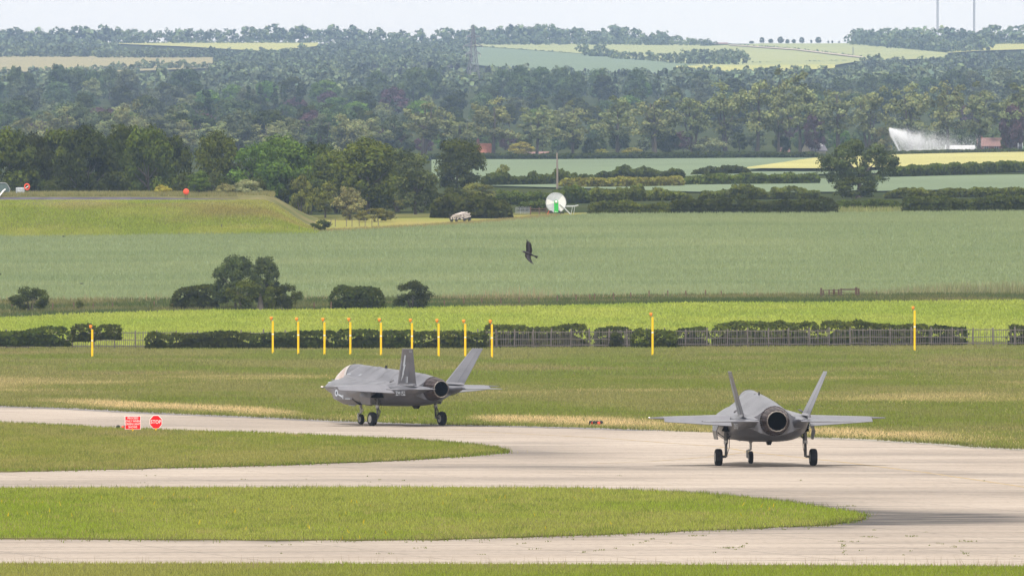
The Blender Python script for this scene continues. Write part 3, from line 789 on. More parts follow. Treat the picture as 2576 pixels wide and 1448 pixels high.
TRUNK = {}
def trunk_mesh(kind, var):
    key = (kind, var)
    if key not in TRUNK:
        r = random.Random(var * 31 + len(kind)); m = MB()
        if kind == 'poplar':
            for k in range(1 if r.random() < .6 else 2):
                dx = 0 if k == 0 else .05; lx = r.uniform(-.04, .04) + dx
                m.tube([(dx * .4, 0, -.01), (dx * .6 + lx * .3, 0, .2), (dx + lx, .01, .5), (dx + lx * 1.4, 0, .85)], [.024, .020, .013, .004], 7)
            for k in range(7):
                z = r.uniform(.18, .6); a = r.uniform(0, 6.28); l = r.uniform(.10, .2)
                m.tube([(0, 0, z), (math.cos(a) * l * .5, math.sin(a) * l * .5, z + .09), (math.cos(a) * l * .75, math.sin(a) * l * .75, z + .24)], [.009, .006, .002], 5)
        elif kind == 'shrub':
            for k in range(5):
                a = r.uniform(0, 6.28); m.tube([(math.cos(a) * .04, math.sin(a) * .04, -.02), (math.cos(a) * .12, math.sin(a) * .12, .25), (math.cos(a) * .26, math.sin(a) * .26, .6)], [.02, .014, .004], 5)
        else:
            h = {'oak': .42, 'conifer': .95, 'column': .9}.get(kind, .6); w = {'oak': .05, 'conifer': .018}.get(kind, .03)
            m.tube([(0, 0, -.01), (.005, 0, .03), (.01, 0, .2), (0, .01, h)], [w * 1.3, w, w * .8, w * .3], 8)
            if kind != 'conifer':
                for k in range(8):
                    z = r.uniform(.2, .45); a = k * .8 + r.random(); l = r.uniform(.2, .38) * (1.5 if kind == 'oak' else 1)
                    m.tube([(0, 0, z), (math.cos(a) * l * .5, math.sin(a) * l * .5, z + .12), (math.cos(a) * l, math.sin(a) * l, z + .25)], [w * .45, w * .3, w * .08], 5)
        TRUNK[key] = m.mesh('trunk_' + kind)
    return TRUNK[key]

def tree(name, loc, h, kind, leaf, label, group=None, var=0, wide=1.0, rz=None, dens=1.0, cat='tree', bark='bark'):
    r = random.Random(int(loc[0] * 13 + loc[1] * 7 + var))
    o = empty(name, loc, r.uniform(0, 6.28) if rz is None else rz, label, cat, group)
    o.scale = (h * wide, h * wide, h)
    me = crown_mesh(kind, var, dens)
    if not me.materials: me.materials.append(MATS[leaf])
    c = bpy.data.objects.new('crown', me); COL.objects.link(c); c.parent = o
    c.material_slots[0].link = 'OBJECT'; c.material_slots[0].material = MATS[leaf]
    tm = trunk_mesh('shrub' if kind in ('shrub', 'flat') else kind, var)
    if not tm.materials: tm.materials.append(MATS[bark])
    t = bpy.data.objects.new('stem' if kind in ('shrub', 'flat') else 'trunk', tm); COL.objects.link(t); t.parent = o
    return o

def tree_at(name, x, base_y, top_y, kind, leaf, label, Y=None, width=None, **kw):
    """a tree whose foot stands on the ground under view point (x, base_y)"""
    p = G(x, base_y) if Y is None else at(x, Y)
    h = zof(top_y, p[1]) - p[2]
    if width:
        nat = {'round': .92, 'broad': 1.15, 'oak': 1.55, 'shrub': 1.3, 'flat': 2.0, 'poplar': .48, 'column': .36, 'conifer': .42, 'ragged': .9}[kind]
        kw['wide'] = width / S(p[1]) / (h * nat)
    return tree(name, p, h, kind, leaf, label, **kw)

def hedge(pts, hpx, leaf, label, depth=2.0, rough=.25, size=.30, per=36, group=None, lift=0.0, seed=0, name='hedge', endr=1.4):
    """clipped or wild hedge along ground view points [(x,y)..]; hpx height(s) in view units"""
    r = np.random.default_rng(abs(seed + int(pts[0][0]) + 100))
    P = np.array([G(*p) for p in pts]); hs = np.array([.93 * h / S(p[1]) for h, p in zip(hpx if hasattr(hpx, '__len__') else [hpx] * len(pts), P)])
    d = np.r_[0, np.cumsum(np.hypot(*np.diff(P[:, :2], axis=0).T))]; Ln = d[-1]
    n = int(Ln * (hs.mean() * 1.0 + depth) * per * 1.3); t = r.uniform(0, Ln, n)
    x = np.interp(t, d, P[:, 0]); y = np.interp(t, d, P[:, 1]); h = np.interp(t, d, hs)
    h = h * (.9 if rough > .3 else 1.0) * (1 + rough * (fbm(t * .35, t * 0 + seed, 7, 3) - .5) * 2.4)
    ef = np.clip(np.minimum(t, Ln - t) / min(endr, Ln / 2), 0, 1); ef = np.sqrt(1 - (1 - ef) ** 2); h = h * (.35 + .65 * ef)
    # rounded box section: front, top and a little of the back
    a = r.uniform(-.5, 1.0, n) * math.pi * .72; e = .6
    cy = -np.sign(np.cos(a)) * np.abs(np.cos(a)) ** e; cz = np.sign(np.sin(a)) * np.abs(np.sin(a)) ** e
    q = r.uniform(.78, 1.05, n); bul = .85 + .45 * fbm(t * .6, cz * 1.5 + 9, seed + 3, 2)
    C = np.c_[x + r.normal(0, .1, n), y + cy * q * depth / 2 * bul * (.45 + .55 * ef), zt(x, y) + lift + np.clip(h * (.5 + .5 * cz * q), .02, None)]
    Nn = np.c_[r.normal(0, .5, n), cy + r.normal(0, .5, n), cz + r.normal(0, .5, n)]; Nn /= np.linalg.norm(Nn, axis=1)[:, None]
    tt = r.normal(size=Nn.shape); u = np.cross(Nn, tt); u /= np.linalg.norm(u, axis=1)[:, None]; w = np.cross(Nn, u)
    s = size * 1.42 * r.uniform(.5, 1.4, n); u = u * s[:, None] / 2; w = w * (s * r.uniform(.5, .9, n))[:, None] / 2
    V = np.stack([C - u, C - w, C + u, C + w], 1).reshape(-1, 3)
    B = (.45 + 1.1 * fbm(t * .8, C[:, 2] * 1.2, seed + 5, 3)) * r.uniform(.65, 1.4, n); hue = r.uniform(.9, 1.15, n)
    c = np.repeat(np.c_[B * hue, B, B * .9], 4, 0)
    mid = P[len(P) // 2]; org = np.array((float(P[:, 0].mean()), float(P[:, 1].mean()), float(P[:, 2].mean())))
    root = empty(name, tuple(org), 0, label, 'hedge', group)
    link('foliage', npmesh('foliage', V - org, np.arange(len(V)).reshape(-1, 4), c), leaf, root)
    m = MB(); rings = []
    for k in range(max(3, int(Ln / 1.5))):
        tk = Ln * k / (max(3, int(Ln / 1.5)) - 1); X, Y = np.interp(tk, d, P[:, 0]), np.interp(tk, d, P[:, 1]); eft = min(1.0, max(0.0, min(tk, Ln - tk) / min(endr, Ln / 2))); hh = float(np.interp(tk, d, hs)) * .72 * (.3 + .7 * eft); z = float(zt(X, Y)) + lift
        rings.append([(X - org[0], Y + sy * depth * .33 - org[1], z + f * hh - org[2]) for sy, f in ((-1, .02), (-1.05, .6), (-.7, .95), (.7, .95), (1, .6), (1, .02))])
    m.loft(rings, True, True)  # solid leaf-coloured core added to keep the hedge opaque
    me = m.mesh('hedge_core'); a_ = me.color_attributes.new('col', 'FLOAT_COLOR', 'POINT'); a_.data.foreach_set('color', np.tile((.8, .8, .8, 1), len(me.vertices)).astype(np.float32))
    link('hedge_core', me, leaf, root)
    return root

# --- near trees behind the reservoir
NT = [(18, 337, 'round', 'leaf_mid', 120, 'dark leafy tree at the left edge behind the reservoir pump'),
      (75, 352, 'broad', 'leaf_dark', 110, 'dark tree between the two leftmost crowns behind the reservoir'),
      (140, 337, 'round', 'leaf_mid', 120, 'tall leafy tree behind the reservoir, right of the water tank'),
      (214, 336, 'broad', 'leaf_dark', 130, 'wide dark green tree in the middle left of the reservoir trees'),
      (275, 360, 'ragged', 'leaf_dark', 100, 'low dark tree between taller crowns behind the reservoir'),
      (318, 326, 'round', 'leaf_mid', 105, 'tallest tree behind the reservoir with a pointed top'),
      (372, 334, 'broad', 'leaf_mid', 120, 'leafy tree right of the tallest reservoir tree'),
      (425, 354, 'round', 'leaf_dark', 100, 'dark rounded tree behind the second lifebuoy'),
      (546, 348, 'broad', 'leaf_mid', 118, 'rounded yellow-green topped tree with a gap on its left'),
      (650, 362, 'broad', 'leaf_fresh', 120, 'bright green dense tree, left half of the big fresh green crown'),
      (718, 357, 'broad', 'leaf_fresh', 150, 'bright fresh green dense chestnut tree right of centre of the reservoir trees'),
      (790, 372, 'broad', 'leaf_dark', 110, 'dark olive tree right of the bright chestnut'),
      (845, 385, 'broad', 'leaf_mid', 110, 'green tree left of the large bright-topped tree'),
      (925, 364, 'broad', 'leaf_mid', 150, 'large green tree with a bright top beyond the pale shrubs'),
      (1000, 376, 'broad', 'leaf_sage', 150, 'large airy grey-green tree at the end of the reservoir trees'),
      (1045, 400, 'ragged', 'leaf_sage', 90, 'grey-green tree at the right end of the reservoir trees')]
for i, (x, top, kd, lf, w, lab) in enumerate(NT):
    tree_at('leafy_tree', x, 0, top, kd, lf, lab, Y=1850 + (i % 3) * 22 - (40 if x > 860 else 0), width=w * 1.35, var=i % 5, dens=1.8, group='trees behind the reservoir')
# understorey that closes the foot of that belt
for i, (x, top, lf) in enumerate([(20, 455, 'leaf_dark'), (85, 450, 'leaf_dark'), (150, 440, 'leaf_dark'), (215, 452, 'leaf_mid'), (290, 435, 'leaf_dark'), (350, 450, 'leaf_dark'), (470, 440, 'leaf_dark'),
                                  (570, 440, 'leaf_dark'), (640, 445, 'leaf_mid'), (710, 440, 'leaf_dark'), (780, 450, 'leaf_dark'), (850, 440, 'leaf_dark'), (930, 450, 'leaf_dark'), (1000, 445, 'leaf_olive'), (1060, 470, 'leaf_dark')]):
    tree_at('understorey_bush', x, 0, top, 'shrub', lf, 'dark understorey bush under the trees behind the reservoir', Y=1838 + (i % 2) * 12, width=110, var=i % 3, dens=1.5, group='understorey under the reservoir trees', cat='bush')
# shrubs on and beside the bank
for (x, base, top, w, kd, lf, lab) in [
    (410, 492, 462, 50, 'shrub', 'leaf_yellow', 'small yellowish bush on the reservoir rim'),
    (500, 492, 428, 82, 'ragged', 'leaf_fresh', 'pale green young tree on the reservoir rim behind the orange lifebuoy'),
    (572, 496, 458, 70, 'shrub', 'leaf_grey', 'brownish grey bush on the reservoir rim'),
    (622, 496, 452, 90, 'shrub', 'leaf_pale', 'silvery pale bush on the right part of the reservoir rim'),
    (757, 545, 445, 80, 'shrub', 'leaf_olive', 'olive brown bush on the end slope of the bank'),
    (818, 548, 458, 75, 'ragged', 'leaf_olive', 'thin olive bush right of the bank slope'),
    (880, 555, 468, 84, 'ragged', 'leaf_grey', 'elder bush with cream blossom beside the field track'),
    (945, 560, 525, 120, 'flat', 'leaf_olive', 'low brambly thicket beside the wire fence at the bank end'),
    (806, 583, 552, 62, 'shrub', 'leaf_mid', 'small dark bush at the foot of the bank end')]:
    p = None
    if base < 500: p = 1775
    o = tree_at('bush', x, base, top, kd, lf, lab, Y=p, width=w, var=int(x) % 3, dens=1.4, cat='bush')
    if base < 500:
        o.location.z = zof(base + 2, 1775); o.scale.z = (base - top) / S(1775)
# the round chestnut and the thick hedge clumps at the track end
tree_at('chestnut_tree', 1150, 492, 357, 'broad', 'leaf_mid', 'round chestnut tree standing alone in front of the far wheat', width=146, var=2, dens=1.8)
hedge([(1085, 549), (1160, 549), (1230, 550), (1285, 549)], [52, 62, 58, 34], 'leaf_dark', 'big dark rounded hedge clump behind the pipe trailer', depth=9, rough=.25, size=.5, per=14)
tree_at('bush', 1200, 505, 462, 'shrub', 'leaf_olive', 'olive bush rising behind the big dark hedge clump', width=110, var=1, dens=1.3, cat='bush')
tree_at('bush', 1140, 515, 470, 'shrub', 'leaf_dark', 'dark bush at the foot of the round chestnut tree', width=90, var=2, dens=1.3, cat='bush')
# oak on the right
oak = tree_at('oak_tree', 2160, 497, 357, 'oak', 'leaf_sage', 'wide spreading oak standing in the right hedge line', width=212, var=1, dens=2.6)
tree_at('bush', 2148, 500, 448, 'shrub', 'leaf_dark', 'dark ivy-like scrub round the foot of the oak', width=130, var=1, dens=1.4, cat='bush')

# --- hedges in front of and behind the far wheat
hedge([(1478, 539), (1580, 538), (1685, 538)], 31, 'leaf_mid', 'clipped hedge right of the hose reel', seed=1)
hedge([(1305, 531), (1372, 530)], 25, 'leaf_mid', 'short clipped hedge left of the hose reel', seed=2)
hedge([(1680, 538), (1900, 538), (2106, 536)], 38, 'leaf_dark', 'long dark clipped hedge at the top of the wheat, left of its gap', seed=3)
hedge([(2100, 530), (2180, 529), (2265, 529)], 27, 'leaf_mid', 'set-back lower piece of hedge behind the gap with pale grass', seed=4)
hedge([(2268, 535), (2420, 533), (2900, 529)], 40, 'leaf_dark', 'dark clipped hedge at the top right corner of the wheat', seed=5)
x, y, r = scatter(W((2100, 535), (2270, 534), (2270, 531), (2100, 532)), 3, 8, 71)
blades('pale_weeds', x, y, 0.8, 0.2, lerp3((0.33, 0.33, 0.14), (0.22, 0.26, 0.09), r.random(len(x))), 'blade', r=r, label='pale weeds filling the gap in the right hedge', cat='weeds')
hedge([(1250, 516), (1330, 514), (1420, 512), (1480, 511)], [38, 42, 46, 34], 'leaf_mid', 'wild bushy hedge behind the hose reel', depth=5, rough=.45, size=.4, per=18, seed=6)
hedge([(1470, 508), (1560, 507), (1650, 505), (1742, 505)], [38, 44, 34, 22], 'leaf_mid', 'wild bushy hedge right of the telegraph pole', depth=4, rough=.5, size=.4, per=18, seed=7)
hedge([(1760, 503), (1850, 502), (1950, 501), (2060, 500)], [26, 36, 28, 26], 'leaf_mid', 'uneven line of bushes left of the oak', depth=4, rough=.6, size=.4, per=18, seed=8)
hedge([(2225, 500), (2300, 499), (2352, 499)], [20, 27, 20], 'leaf_mid', 'bushes right of the oak foot', depth=4, rough=.5, size=.4, per=18, seed=9)
hedge([(2358, 498), (2460, 496), (2900, 491)], [24, 24, 22], 'leaf_mid', 'bushy hedge behind the top right clipped hedge', depth=4, rough=.35, size=.4, per=18, seed=10)
hedge([(1408, 474), (1560, 473), (1720, 470)], [28, 28, 27], 'leaf_olive', 'long even hedge in front of the far wheat, behind the telegraph pole', depth=3, rough=.15, size=.45, per=14, seed=11)
hedge([(1716, 468), (1880, 466), (2060, 464)], [26, 30, 27], 'leaf_mid', 'even hedge in front of the yellow barley left of the oak', depth=3, rough=.2, size=.45, per=14, seed=12)
hedge([(2240, 446), (2400, 440), (2900, 427)], [28, 28, 27], 'leaf_mid', 'even hedge below the yellow barley right of the oak', depth=3, rough=.15, size=.45, per=14, seed=13)
hedge([(1212, 470), (1300, 468), (1400, 466), (1490, 462)], [36, 32, 38, 24], 'leaf_dark', 'wild hedge behind the round chestnut tree', depth=5, rough=.5, size=.5, per=12, seed=14)
hedge([(1495, 452), (1560, 450), (1640, 450), (1720, 449)], [24, 30, 26, 22], 'leaf_dark', 'wild hedge against the far wheat field', depth=5, rough=.5, size=.5, per=12, seed=15)
hedge([(1740, 442), (1800, 441), (1884, 439)], [16, 20, 18], 'leaf_dark', 'bushes at the left tip of the yellow barley', depth=4, rough=.5, size=.5, per=12, seed=16)
tree_at('bush', 1265, 462, 416, 'shrub', 'leaf_olive', 'pale round bush above the hedge behind the round chestnut', width=44, var=0, cat='bush')
hedge([(1060, 404), (1220, 403), (1500, 402), (1800, 400), (2060, 399)], 17, 'leaf_dark', 'dark low hedge along the foot of the poplar row', depth=3, rough=.1, size=.5, per=10, seed=17)
hedge([(2230, 397), (2400, 393), (2900, 386)], 16, 'leaf_dark', 'dark low hedge behind the yellow barley', depth=3, rough=.1, size=.5, per=10, seed=18)

# --- bushes between the crops
tree_at('bush', 76, 783, 720, 'shrub', 'leaf_dark', 'dark wind-shaped bush at the far left of the wire fence', width=118, var=2, dens=2, cat='bush')
hedge([(432, 779), (490, 778), (550, 778)], [60, 66, 64], 'leaf_dark', 'dark hedge stub left of the tall hawthorn tree', depth=3, rough=.15, size=.26, per=44, seed=21)
tree_at('hawthorn_tree', 592, 779, 652, 'broad', 'leaf_sage', 'tall grey-green hawthorn in the middle of the bush group', width=125, var=1, dens=2.4)
tree_at('hawthorn_tree', 664, 777, 652, 'round', 'leaf_sage', 'narrow hawthorn leaning up right of the grey-green one', width=84, var=0, dens=1.8)
tree_at('bush', 612, 781, 700, 'shrub', 'leaf_mid', 'green bush under the grey-green hawthorn', width=110, var=2, dens=1.8, cat='bush')
tree_at('bush', 683, 781, 722, 'shrub', 'leaf_mid', 'small green bush right of the bare brown stump', width=56, var=1, dens=1.5, cat='bush')
tree_at('bush', 726, 781, 712, 'shrub', 'leaf_dark', 'dark bush at the right end of the bush group', width=80, var=2, dens=1.8, cat='bush')
hedge([(830, 779), (895, 778), (966, 777)], [60, 64, 60], 'leaf_dark', 'flat-topped dark brown-green hedge block', depth=3, rough=.15, size=.26, per=44, seed=22)
tree_at('bush', 1037, 778, 709, 'shrub', 'leaf_dark', 'separate dark rounded bush right of the hedge block', width=118, var=1, dens=2, cat='bush')
tree_at('bush', 200, 779, 756, 'shrub', 'leaf_mid', 'tiny green shrub among the fence posts at the left', width=24, var=0, cat='bush')

# --- hedge along the paling fence
FH = 'hedge growing along the paling fence'
fence_pts = [(-320, 877.5), (-30, 877), (600, 876.5), (1200, 876), (1700, 873), (2100, 870.5), (2620, 868), (2900, 866.5)]
def fy_(x): return float(np.interp(x, [p[0] for p in fence_pts], [p[1] for p in fence_pts]))
for (x0, x1, h, dy, lab, lift) in [
    (-320, 176, 58, .8, 'hedge at the left end of the paling fence', .25), (182, 240, 54, .8, 'hedge piece behind the leftmost yellow mast', .7), (243, 306, 50, .8, 'short hedge piece right of the leftmost yellow mast', .9),
    (368, 432, 52, .9, 'bright hedge piece left of the fence opening', 0), (428, 640, 55, .5, 'long dark hedge hiding the fence left of the mast row', 0), (630, 850, 55, .7, 'dark hedge behind the first masts of the row', 0),
    (845, 1060, 56, .8, 'dark hedge behind the middle masts of the row', 0), (1050, 1225, 55, .8, 'dark hedge behind the right masts of the row', 0),
    (1215, 1482, 54, -.8, 'hedge showing over the fence right of the mast row', 0), (1495, 1592, 54, -.8, 'short hedge piece behind the fence left of the lone mast', 0),
    (1588, 1702, 58, .7, 'dark hedge overgrowing the fence behind the lone mast', 0), (1530, 1562, 50, .9, 'single shrub growing through the fence', 0),
    (1700, 1782, 54, -.9, 'hedge piece behind the fence right of the lone mast', 0), (1790, 2060, 62, -.9, 'hedge behind the long plain fence run, left half', 0),
    (2060, 2340, 62, -.9, 'hedge behind the long plain fence run, right half', 0), (2330, 2432, 50, -.9, 'tapering hedge end behind the fence near the rightmost mast', 0), (2535, 2900, 50, -.9, 'hedge tip at the right edge of the fence', 0)]:
    n = 3 if x1 - x0 < 150 else 5
    hedge([(x, fy_(x) + dy * (1 if dy > 0 else 2.0)) for x in np.linspace(x0, x1, n)], h * (.84 if dy > 0 else 1.0), 'leaf_mid' if h > 56 else 'leaf_dark', lab, depth=1.7, rough=.2, size=.24, per=46, group=FH, seed=int(x0) + 50, lift=lift, endr=.6)
# ------------------------------------------------------------------ poplar row and the woods
PO = [(1063, 245, 110), (1160, 292, 80), (1240, 250, 96), (1350, 252, 90), (1440, 256, 90), (1552, 246, 100), (1648, 236, 110), (1740, 228, 86), (1826, 212, 100), (1905, 182, 96), (1958, 176, 80), (2012, 186, 95),
      (2108, 210, 110), (2184, 212, 80), (2292, 215, 100), (2384, 186, 95), (2462, 208, 100), (2560, 215, 110)]
ORD = ['first', 'second', 'third', 'fourth', 'fifth', 'sixth', 'seventh', 'eighth', 'ninth', 'tenth', 'eleventh', 'twelfth', 'thirteenth', 'fourteenth', 'fifteenth', 'sixteenth', 'seventeenth', 'eighteenth', 'nineteenth', 'twentieth']
for i, (x, top, w) in enumerate(PO):
    tree_at('poplar_tree', x, 395, top, 'poplar', 'leaf_poplar', f'tall ragged poplar, {ORD[i]} from the left in the long roadside row', width=w, var=i % 6, dens=1.5, group='roadside poplars', Y=3420 + (i % 3) * 12)
PL = [(25, 300), (80, 290), (150, 268), (205, 262), (262, 285), (330, 262), (398, 268), (455, 300), (540, 292), (600, 280), (650, 300), (720, 290), (800, 285), (872, 290), (925, 278), (985, 296)]
for i, (x, top) in enumerate(PL):
    tree_at('poplar_tree', x, 395, top + 4, 'ragged' if i % 2 else 'poplar', 'leaf_poplar' if i % 3 else 'leaf_wood_grey', f'grey-green poplar, {ORD[i]} from the left behind the reservoir trees', width=105 if i % 2 else 90, var=i % 5, dens=1.5, group='grey-green poplars behind the reservoir trees', Y=3380 + (i % 4) * 15)
# low planting among the poplar trunks
for i, (x, base, top, w, kd, lf, lab) in enumerate([
    (1310, 398, 360, 68, 'broad', 'leaf_yellow', 'golden rounded conifer between the poplar trunks'), (1480, 398, 350, 46, 'shrub', 'leaf_dark', 'dark evergreen bush left of a yellow bush under the poplars'),
    (1512, 398, 374, 40, 'shrub', 'leaf_yellow', 'yellow bush right of the dark evergreen under the poplars'), (1590, 398, 372, 60, 'shrub', 'leaf_yellow', 'yellow-green bush left of the round dark holly'),
    (1686, 398, 338, 56, 'broad', 'leaf_dark', 'round dark holly tree under the poplars'), (1968, 398, 345, 46, 'broad', 'leaf_dark', 'dark evergreen left of the grey-roofed cottage'),
    (1780, 396, 350, 110, 'shrub', 'leaf_pale', 'pale blue-green bush under the poplars left of the cottage'), (2050, 380, 290, 60, 'broad', 'leaf_purple', 'purple-leaved tree behind the grey-roofed cottage'),
    (2545, 370, 270, 70, 'broad', 'leaf_purple', 'purple-leaved tree at the right edge behind the bungalow'), (2532, 386, 338, 34, 'broad', 'leaf_olive', 'olive tree in front of the right end of the red bungalow'),
    (2215, 392, 325, 70, 'shrub', 'leaf_grey', 'grey-green bush left of the irrigation jet')]):
    tree_at('bush' if kd == 'shrub' else 'garden_tree', x, 0, top, kd, lf, lab, width=w, var=i % 3, dens=.9, cat='bush' if kd == 'shrub' else 'tree', Y=3434 + (i % 2) * 4)

wr = random.Random(99)
def wood_zone(x):
    return 'left' if x < 860 else 'middle' if x < 1720 else 'right'
rows = [(3530, 60, 50), (3600, 92, 66), (3902, 80, 74), (4161, 76, 78), (4421, 72, 80), (4712, 68, 82), (5036, 64, 84), (5393, 60, 84)]
count = {}
for ri, (Y, hp, step) in enumerate(rows):
    x = -50 + wr.uniform(0, 40)
    while x < 2640:
        q = wr.random(); zone = wood_zone(x)
        if x > 1000 and 1 <= ri <= 3 and wr.random() < (.6 if x < 1700 else .85):
            x += step * wr.uniform(.72, 1.25); continue
        kd, lf, nm, desc = 'broad', 'leaf_wood', 'woodland_tree', 'rounded green tree'
        if q < .30: kd, lf, desc = 'round', 'leaf_dark', 'dark green rounded tree'
        elif q < .48: kd, lf, desc = 'ragged', 'leaf_wood_grey', 'grey-green airy tree'
        elif q < .55: kd, lf, desc = 'broad', 'leaf_fresh', 'fresh green tree'
        elif q < .60: kd, lf, desc = 'ragged', 'leaf_poplar', 'olive airy tree'
        elif q < .67 and ri > 2: kd, lf, nm, desc = 'conifer', 'leaf_conifer', 'conifer_tree', 'dark pointed conifer'
        elif q < .69: kd, lf, desc = 'broad', 'leaf_purple', 'purple-leaved tree'
        h = hp * wr.uniform(.75, 1.2) * (.9 if lf == 'leaf_fresh' else 1) * ((.8 if ri == 0 else .6 if ri < 4 else .85) if x > 1000 and ri < 7 else 1)
        Yt = Y + wr.uniform(-50, 50)
        p = at(x, Yt)
        lay = 'nearest rows' if ri < 3 else 'middle rows' if ri < 6 else 'farthest rows'
        tree(nm, p, h / S(Yt), kd, lf, f'{desc} in the {lay} of the wood, {zone} part', group=f'{desc}s in the wood, {lay}, {zone}', var=wr.randrange(5), wide=wr.uniform(.95, 1.3), dens=.9)
        x += step * wr.uniform(.72, 1.25)
# the back of the wood, where crowns merge into one mass
# taller stands seen over the wood
for i, (x, top, w, kd, lf, lab) in enumerate([
    (40, 172, 50, 'round', 'leaf_wood', 'tall rounded tree at the left edge of the far stand'), (70, 186, 44, 'round', 'leaf_wood', 'tall tree second from the left in the far stand'),
    (150, 168, 66, 'round', 'leaf_wood', 'tall blue-green tree in the left far stand'), (196, 178, 60, 'round', 'leaf_wood', 'tall tree right of the blue-green one in the left far stand'),
    (232, 182, 60, 'round', 'leaf_wood', 'tall tree in the right half of the left far stand'), (275, 176, 70, 'broad', 'leaf_wood', 'broad tall tree in the left far stand'), (320, 182, 76, 'broad', 'leaf_wood_grey', 'broad grey-green tree ending the left far stand'),
    (470, 176, 92, 'broad', 'leaf_wood', 'lone big tall crown right of the left far stand'),
    (950, 184, 60, 'round', 'leaf_wood', 'tall tree left of the big far crown near the pylon'), (1040, 172, 84, 'broad', 'leaf_wood', 'big tall crown left of the pylon'), (1088, 178, 60, 'broad', 'leaf_wood', 'tall crown next to the pylon'),
    (1265, 178, 62, 'round', 'leaf_wood', 'first tall tree of the stand right of the pylon'), (1310, 172, 62, 'round', 'leaf_wood', 'second tall tree of the stand right of the pylon'), (1360, 175, 64, 'round', 'leaf_wood', 'third tall tree of the stand right of the pylon'),
    (1410, 174, 64, 'round', 'leaf_wood', 'fourth tall tree of the stand right of the pylon'), (1448, 184, 56, 'round', 'leaf_wood', 'fifth tall tree of the stand right of the pylon'),
    (1505, 180, 56, 'broad', 'leaf_wood', 'tall tree left of the pointed far conifer'), (1547, 178, 20, 'conifer', 'leaf_conifer', 'pointed dark conifer left of the broad far crowns'), (1600, 180, 70, 'broad', 'leaf_wood', 'broad far crown between two pointed conifers'),
    (1655, 178, 22, 'conifer', 'leaf_conifer', 'pointed dark conifer right of the broad far crowns'), (1682, 194, 18, 'conifer', 'leaf_conifer', 'small pointed conifer at the right of the pair'),
    (1762, 182, 54, 'round', 'leaf_wood', 'blue-green tall tree left of the tallest poplars'), (2445, 182, 70, 'broad', 'leaf_wood_grey', 'tall grey-green crown behind the right poplars'), (2520, 176, 84, 'broad', 'leaf_wood_grey', 'tall grey-green crown at the right behind the poplars')]):
    tree_at('tall_tree', x, 0, top, kd, lf, lab, Y=5400 + (i % 3) * 60, width=w, var=i % 5, dens=.9, group='tall trees seen over the wood')
for i, (x, top, w, kd, lab) in enumerate([(519, 230, 40, 'column', 'dark narrow cypress-like tree in the left wood'), (625, 216, 36, 'conifer', 'dark pointed conifer left of a row of conifers'), (655, 212, 40, 'conifer', 'second dark conifer of the left conifer row'),
                                         (690, 212, 40, 'conifer', 'third dark conifer of the left conifer row'), (715, 216, 34, 'conifer', 'fourth dark conifer of the left conifer row'), (750, 216, 30, 'conifer', 'lone dark conifer right of the left conifer row')]):
    tree_at('conifer_tree', x, 0, top, kd, 'leaf_conifer', lab, Y=4100 if i == 0 else 4700, width=w, var=i % 3, dens=.8)

# far woods on the hills: too far to tell trunks apart
def far_wood(name, label, rows_, seed, leafs=(0.060, 0.085, 0.034), dark=(0.036, 0.052, 0.028), conif=0.0):
    r = np.random.default_rng(seed); VV = []; FF = []; CC = []; nb = 0
    for (pts, hpx, stp) in rows_:
        px = [p[0] for p in pts]; py = [p[1] for p in pts]
        x = px[0]
        while x < px[-1]:
            base = np.interp(x, px, py); h = (np.interp(x, px, hpx) if hasattr(hpx, '__len__') else hpx) * r.uniform(.72, 1.22)
            p = np.array(G(x, base)); p[1] += r.uniform(-12, 12); hh = h / S(p[1]); cf = r.random() < conif
            w = hh * (.16 if cf else r.uniform(.36, .62))
            nl, nq = (8, 6) if h < 16 else (18, 9); L = []
            for k in range(nl):
                d = r.normal(size=3); d /= np.linalg.norm(d); d[2] = abs(d[2]) if d[2] < -.92 else d[2]
                if cf:
                    t = r.uniform(.1, 1); L.append((np.array([d[0] * w * (1.1 - t), d[1] * w * (1.1 - t), t * hh]), hh * .09 * (1.2 - t)))
                else:
                    q = r.uniform(.5, 1); L.append((np.array([d[0] * w * q, d[1] * w * q, hh * (.46 + .46 * d[2] * q)]), hh * r.uniform(.13, .22)))
            V, Fc, c = leaf_cloud(L, nq, hh * (.34 if nl == 8 else .24), r, .1)
            t = r.random() * .9 if not cf else 0.0
            VV.append(V + p); FF.append(Fc + nb); CC.append(c * (np.array(dark) * (1 - t) + np.array(leafs) * t) / np.array((.06, .082, .034))); nb += len(V)
            x += stp * r.uniform(.45, .95)
    o = link(name, npmesh(name, np.concatenate(VV), np.concatenate(FF), np.concatenate(CC)), 'leaf_far_hazed')
    tag(o, label, 'wood', kind='stuff')
far_wood('wood_back', 'merged tree crowns at the back of the big wood', [([(-120, 250), (2700, 246)], 56, 62), ([(-120, 229), (2700, 226)], 52, 58), ([(-120, 212), (2700, 208)], 42, 56)], 200)
far_wood('skyline_wood', 'wood along the skyline at the left', [([(-220, 118), (230, 114), (360, 113)], [34, 44, 34], 17), ([(-220, 128), (250, 122)], 30, 18)], 201)
far_wood('skyline_wood', 'skyline trees above the yellow hill field', [([(360, 111), (560, 110), (640, 110)], [38, 36, 20], 25), ([(628, 111), (900, 111)], [40, 40], 19)], 202, dark=(0.03, 0.045, 0.026))
far_wood('skyline_wood', 'rounded skyline trees left of the pylon', [([(895, 112), (1180, 114)], [34, 36], 29), ([(880, 120), (1180, 124)], 24, 20)], 203)
far_wood('skyline_wood', 'skyline wood right of the pylon', [([(1180, 115), (1330, 115), (1560, 115), (1700, 116), (1800, 118)], [42, 50, 42, 30, 16], 20), ([(1200, 117), (1560, 117), (1760, 119)], [26, 24, 18], 22)], 204)
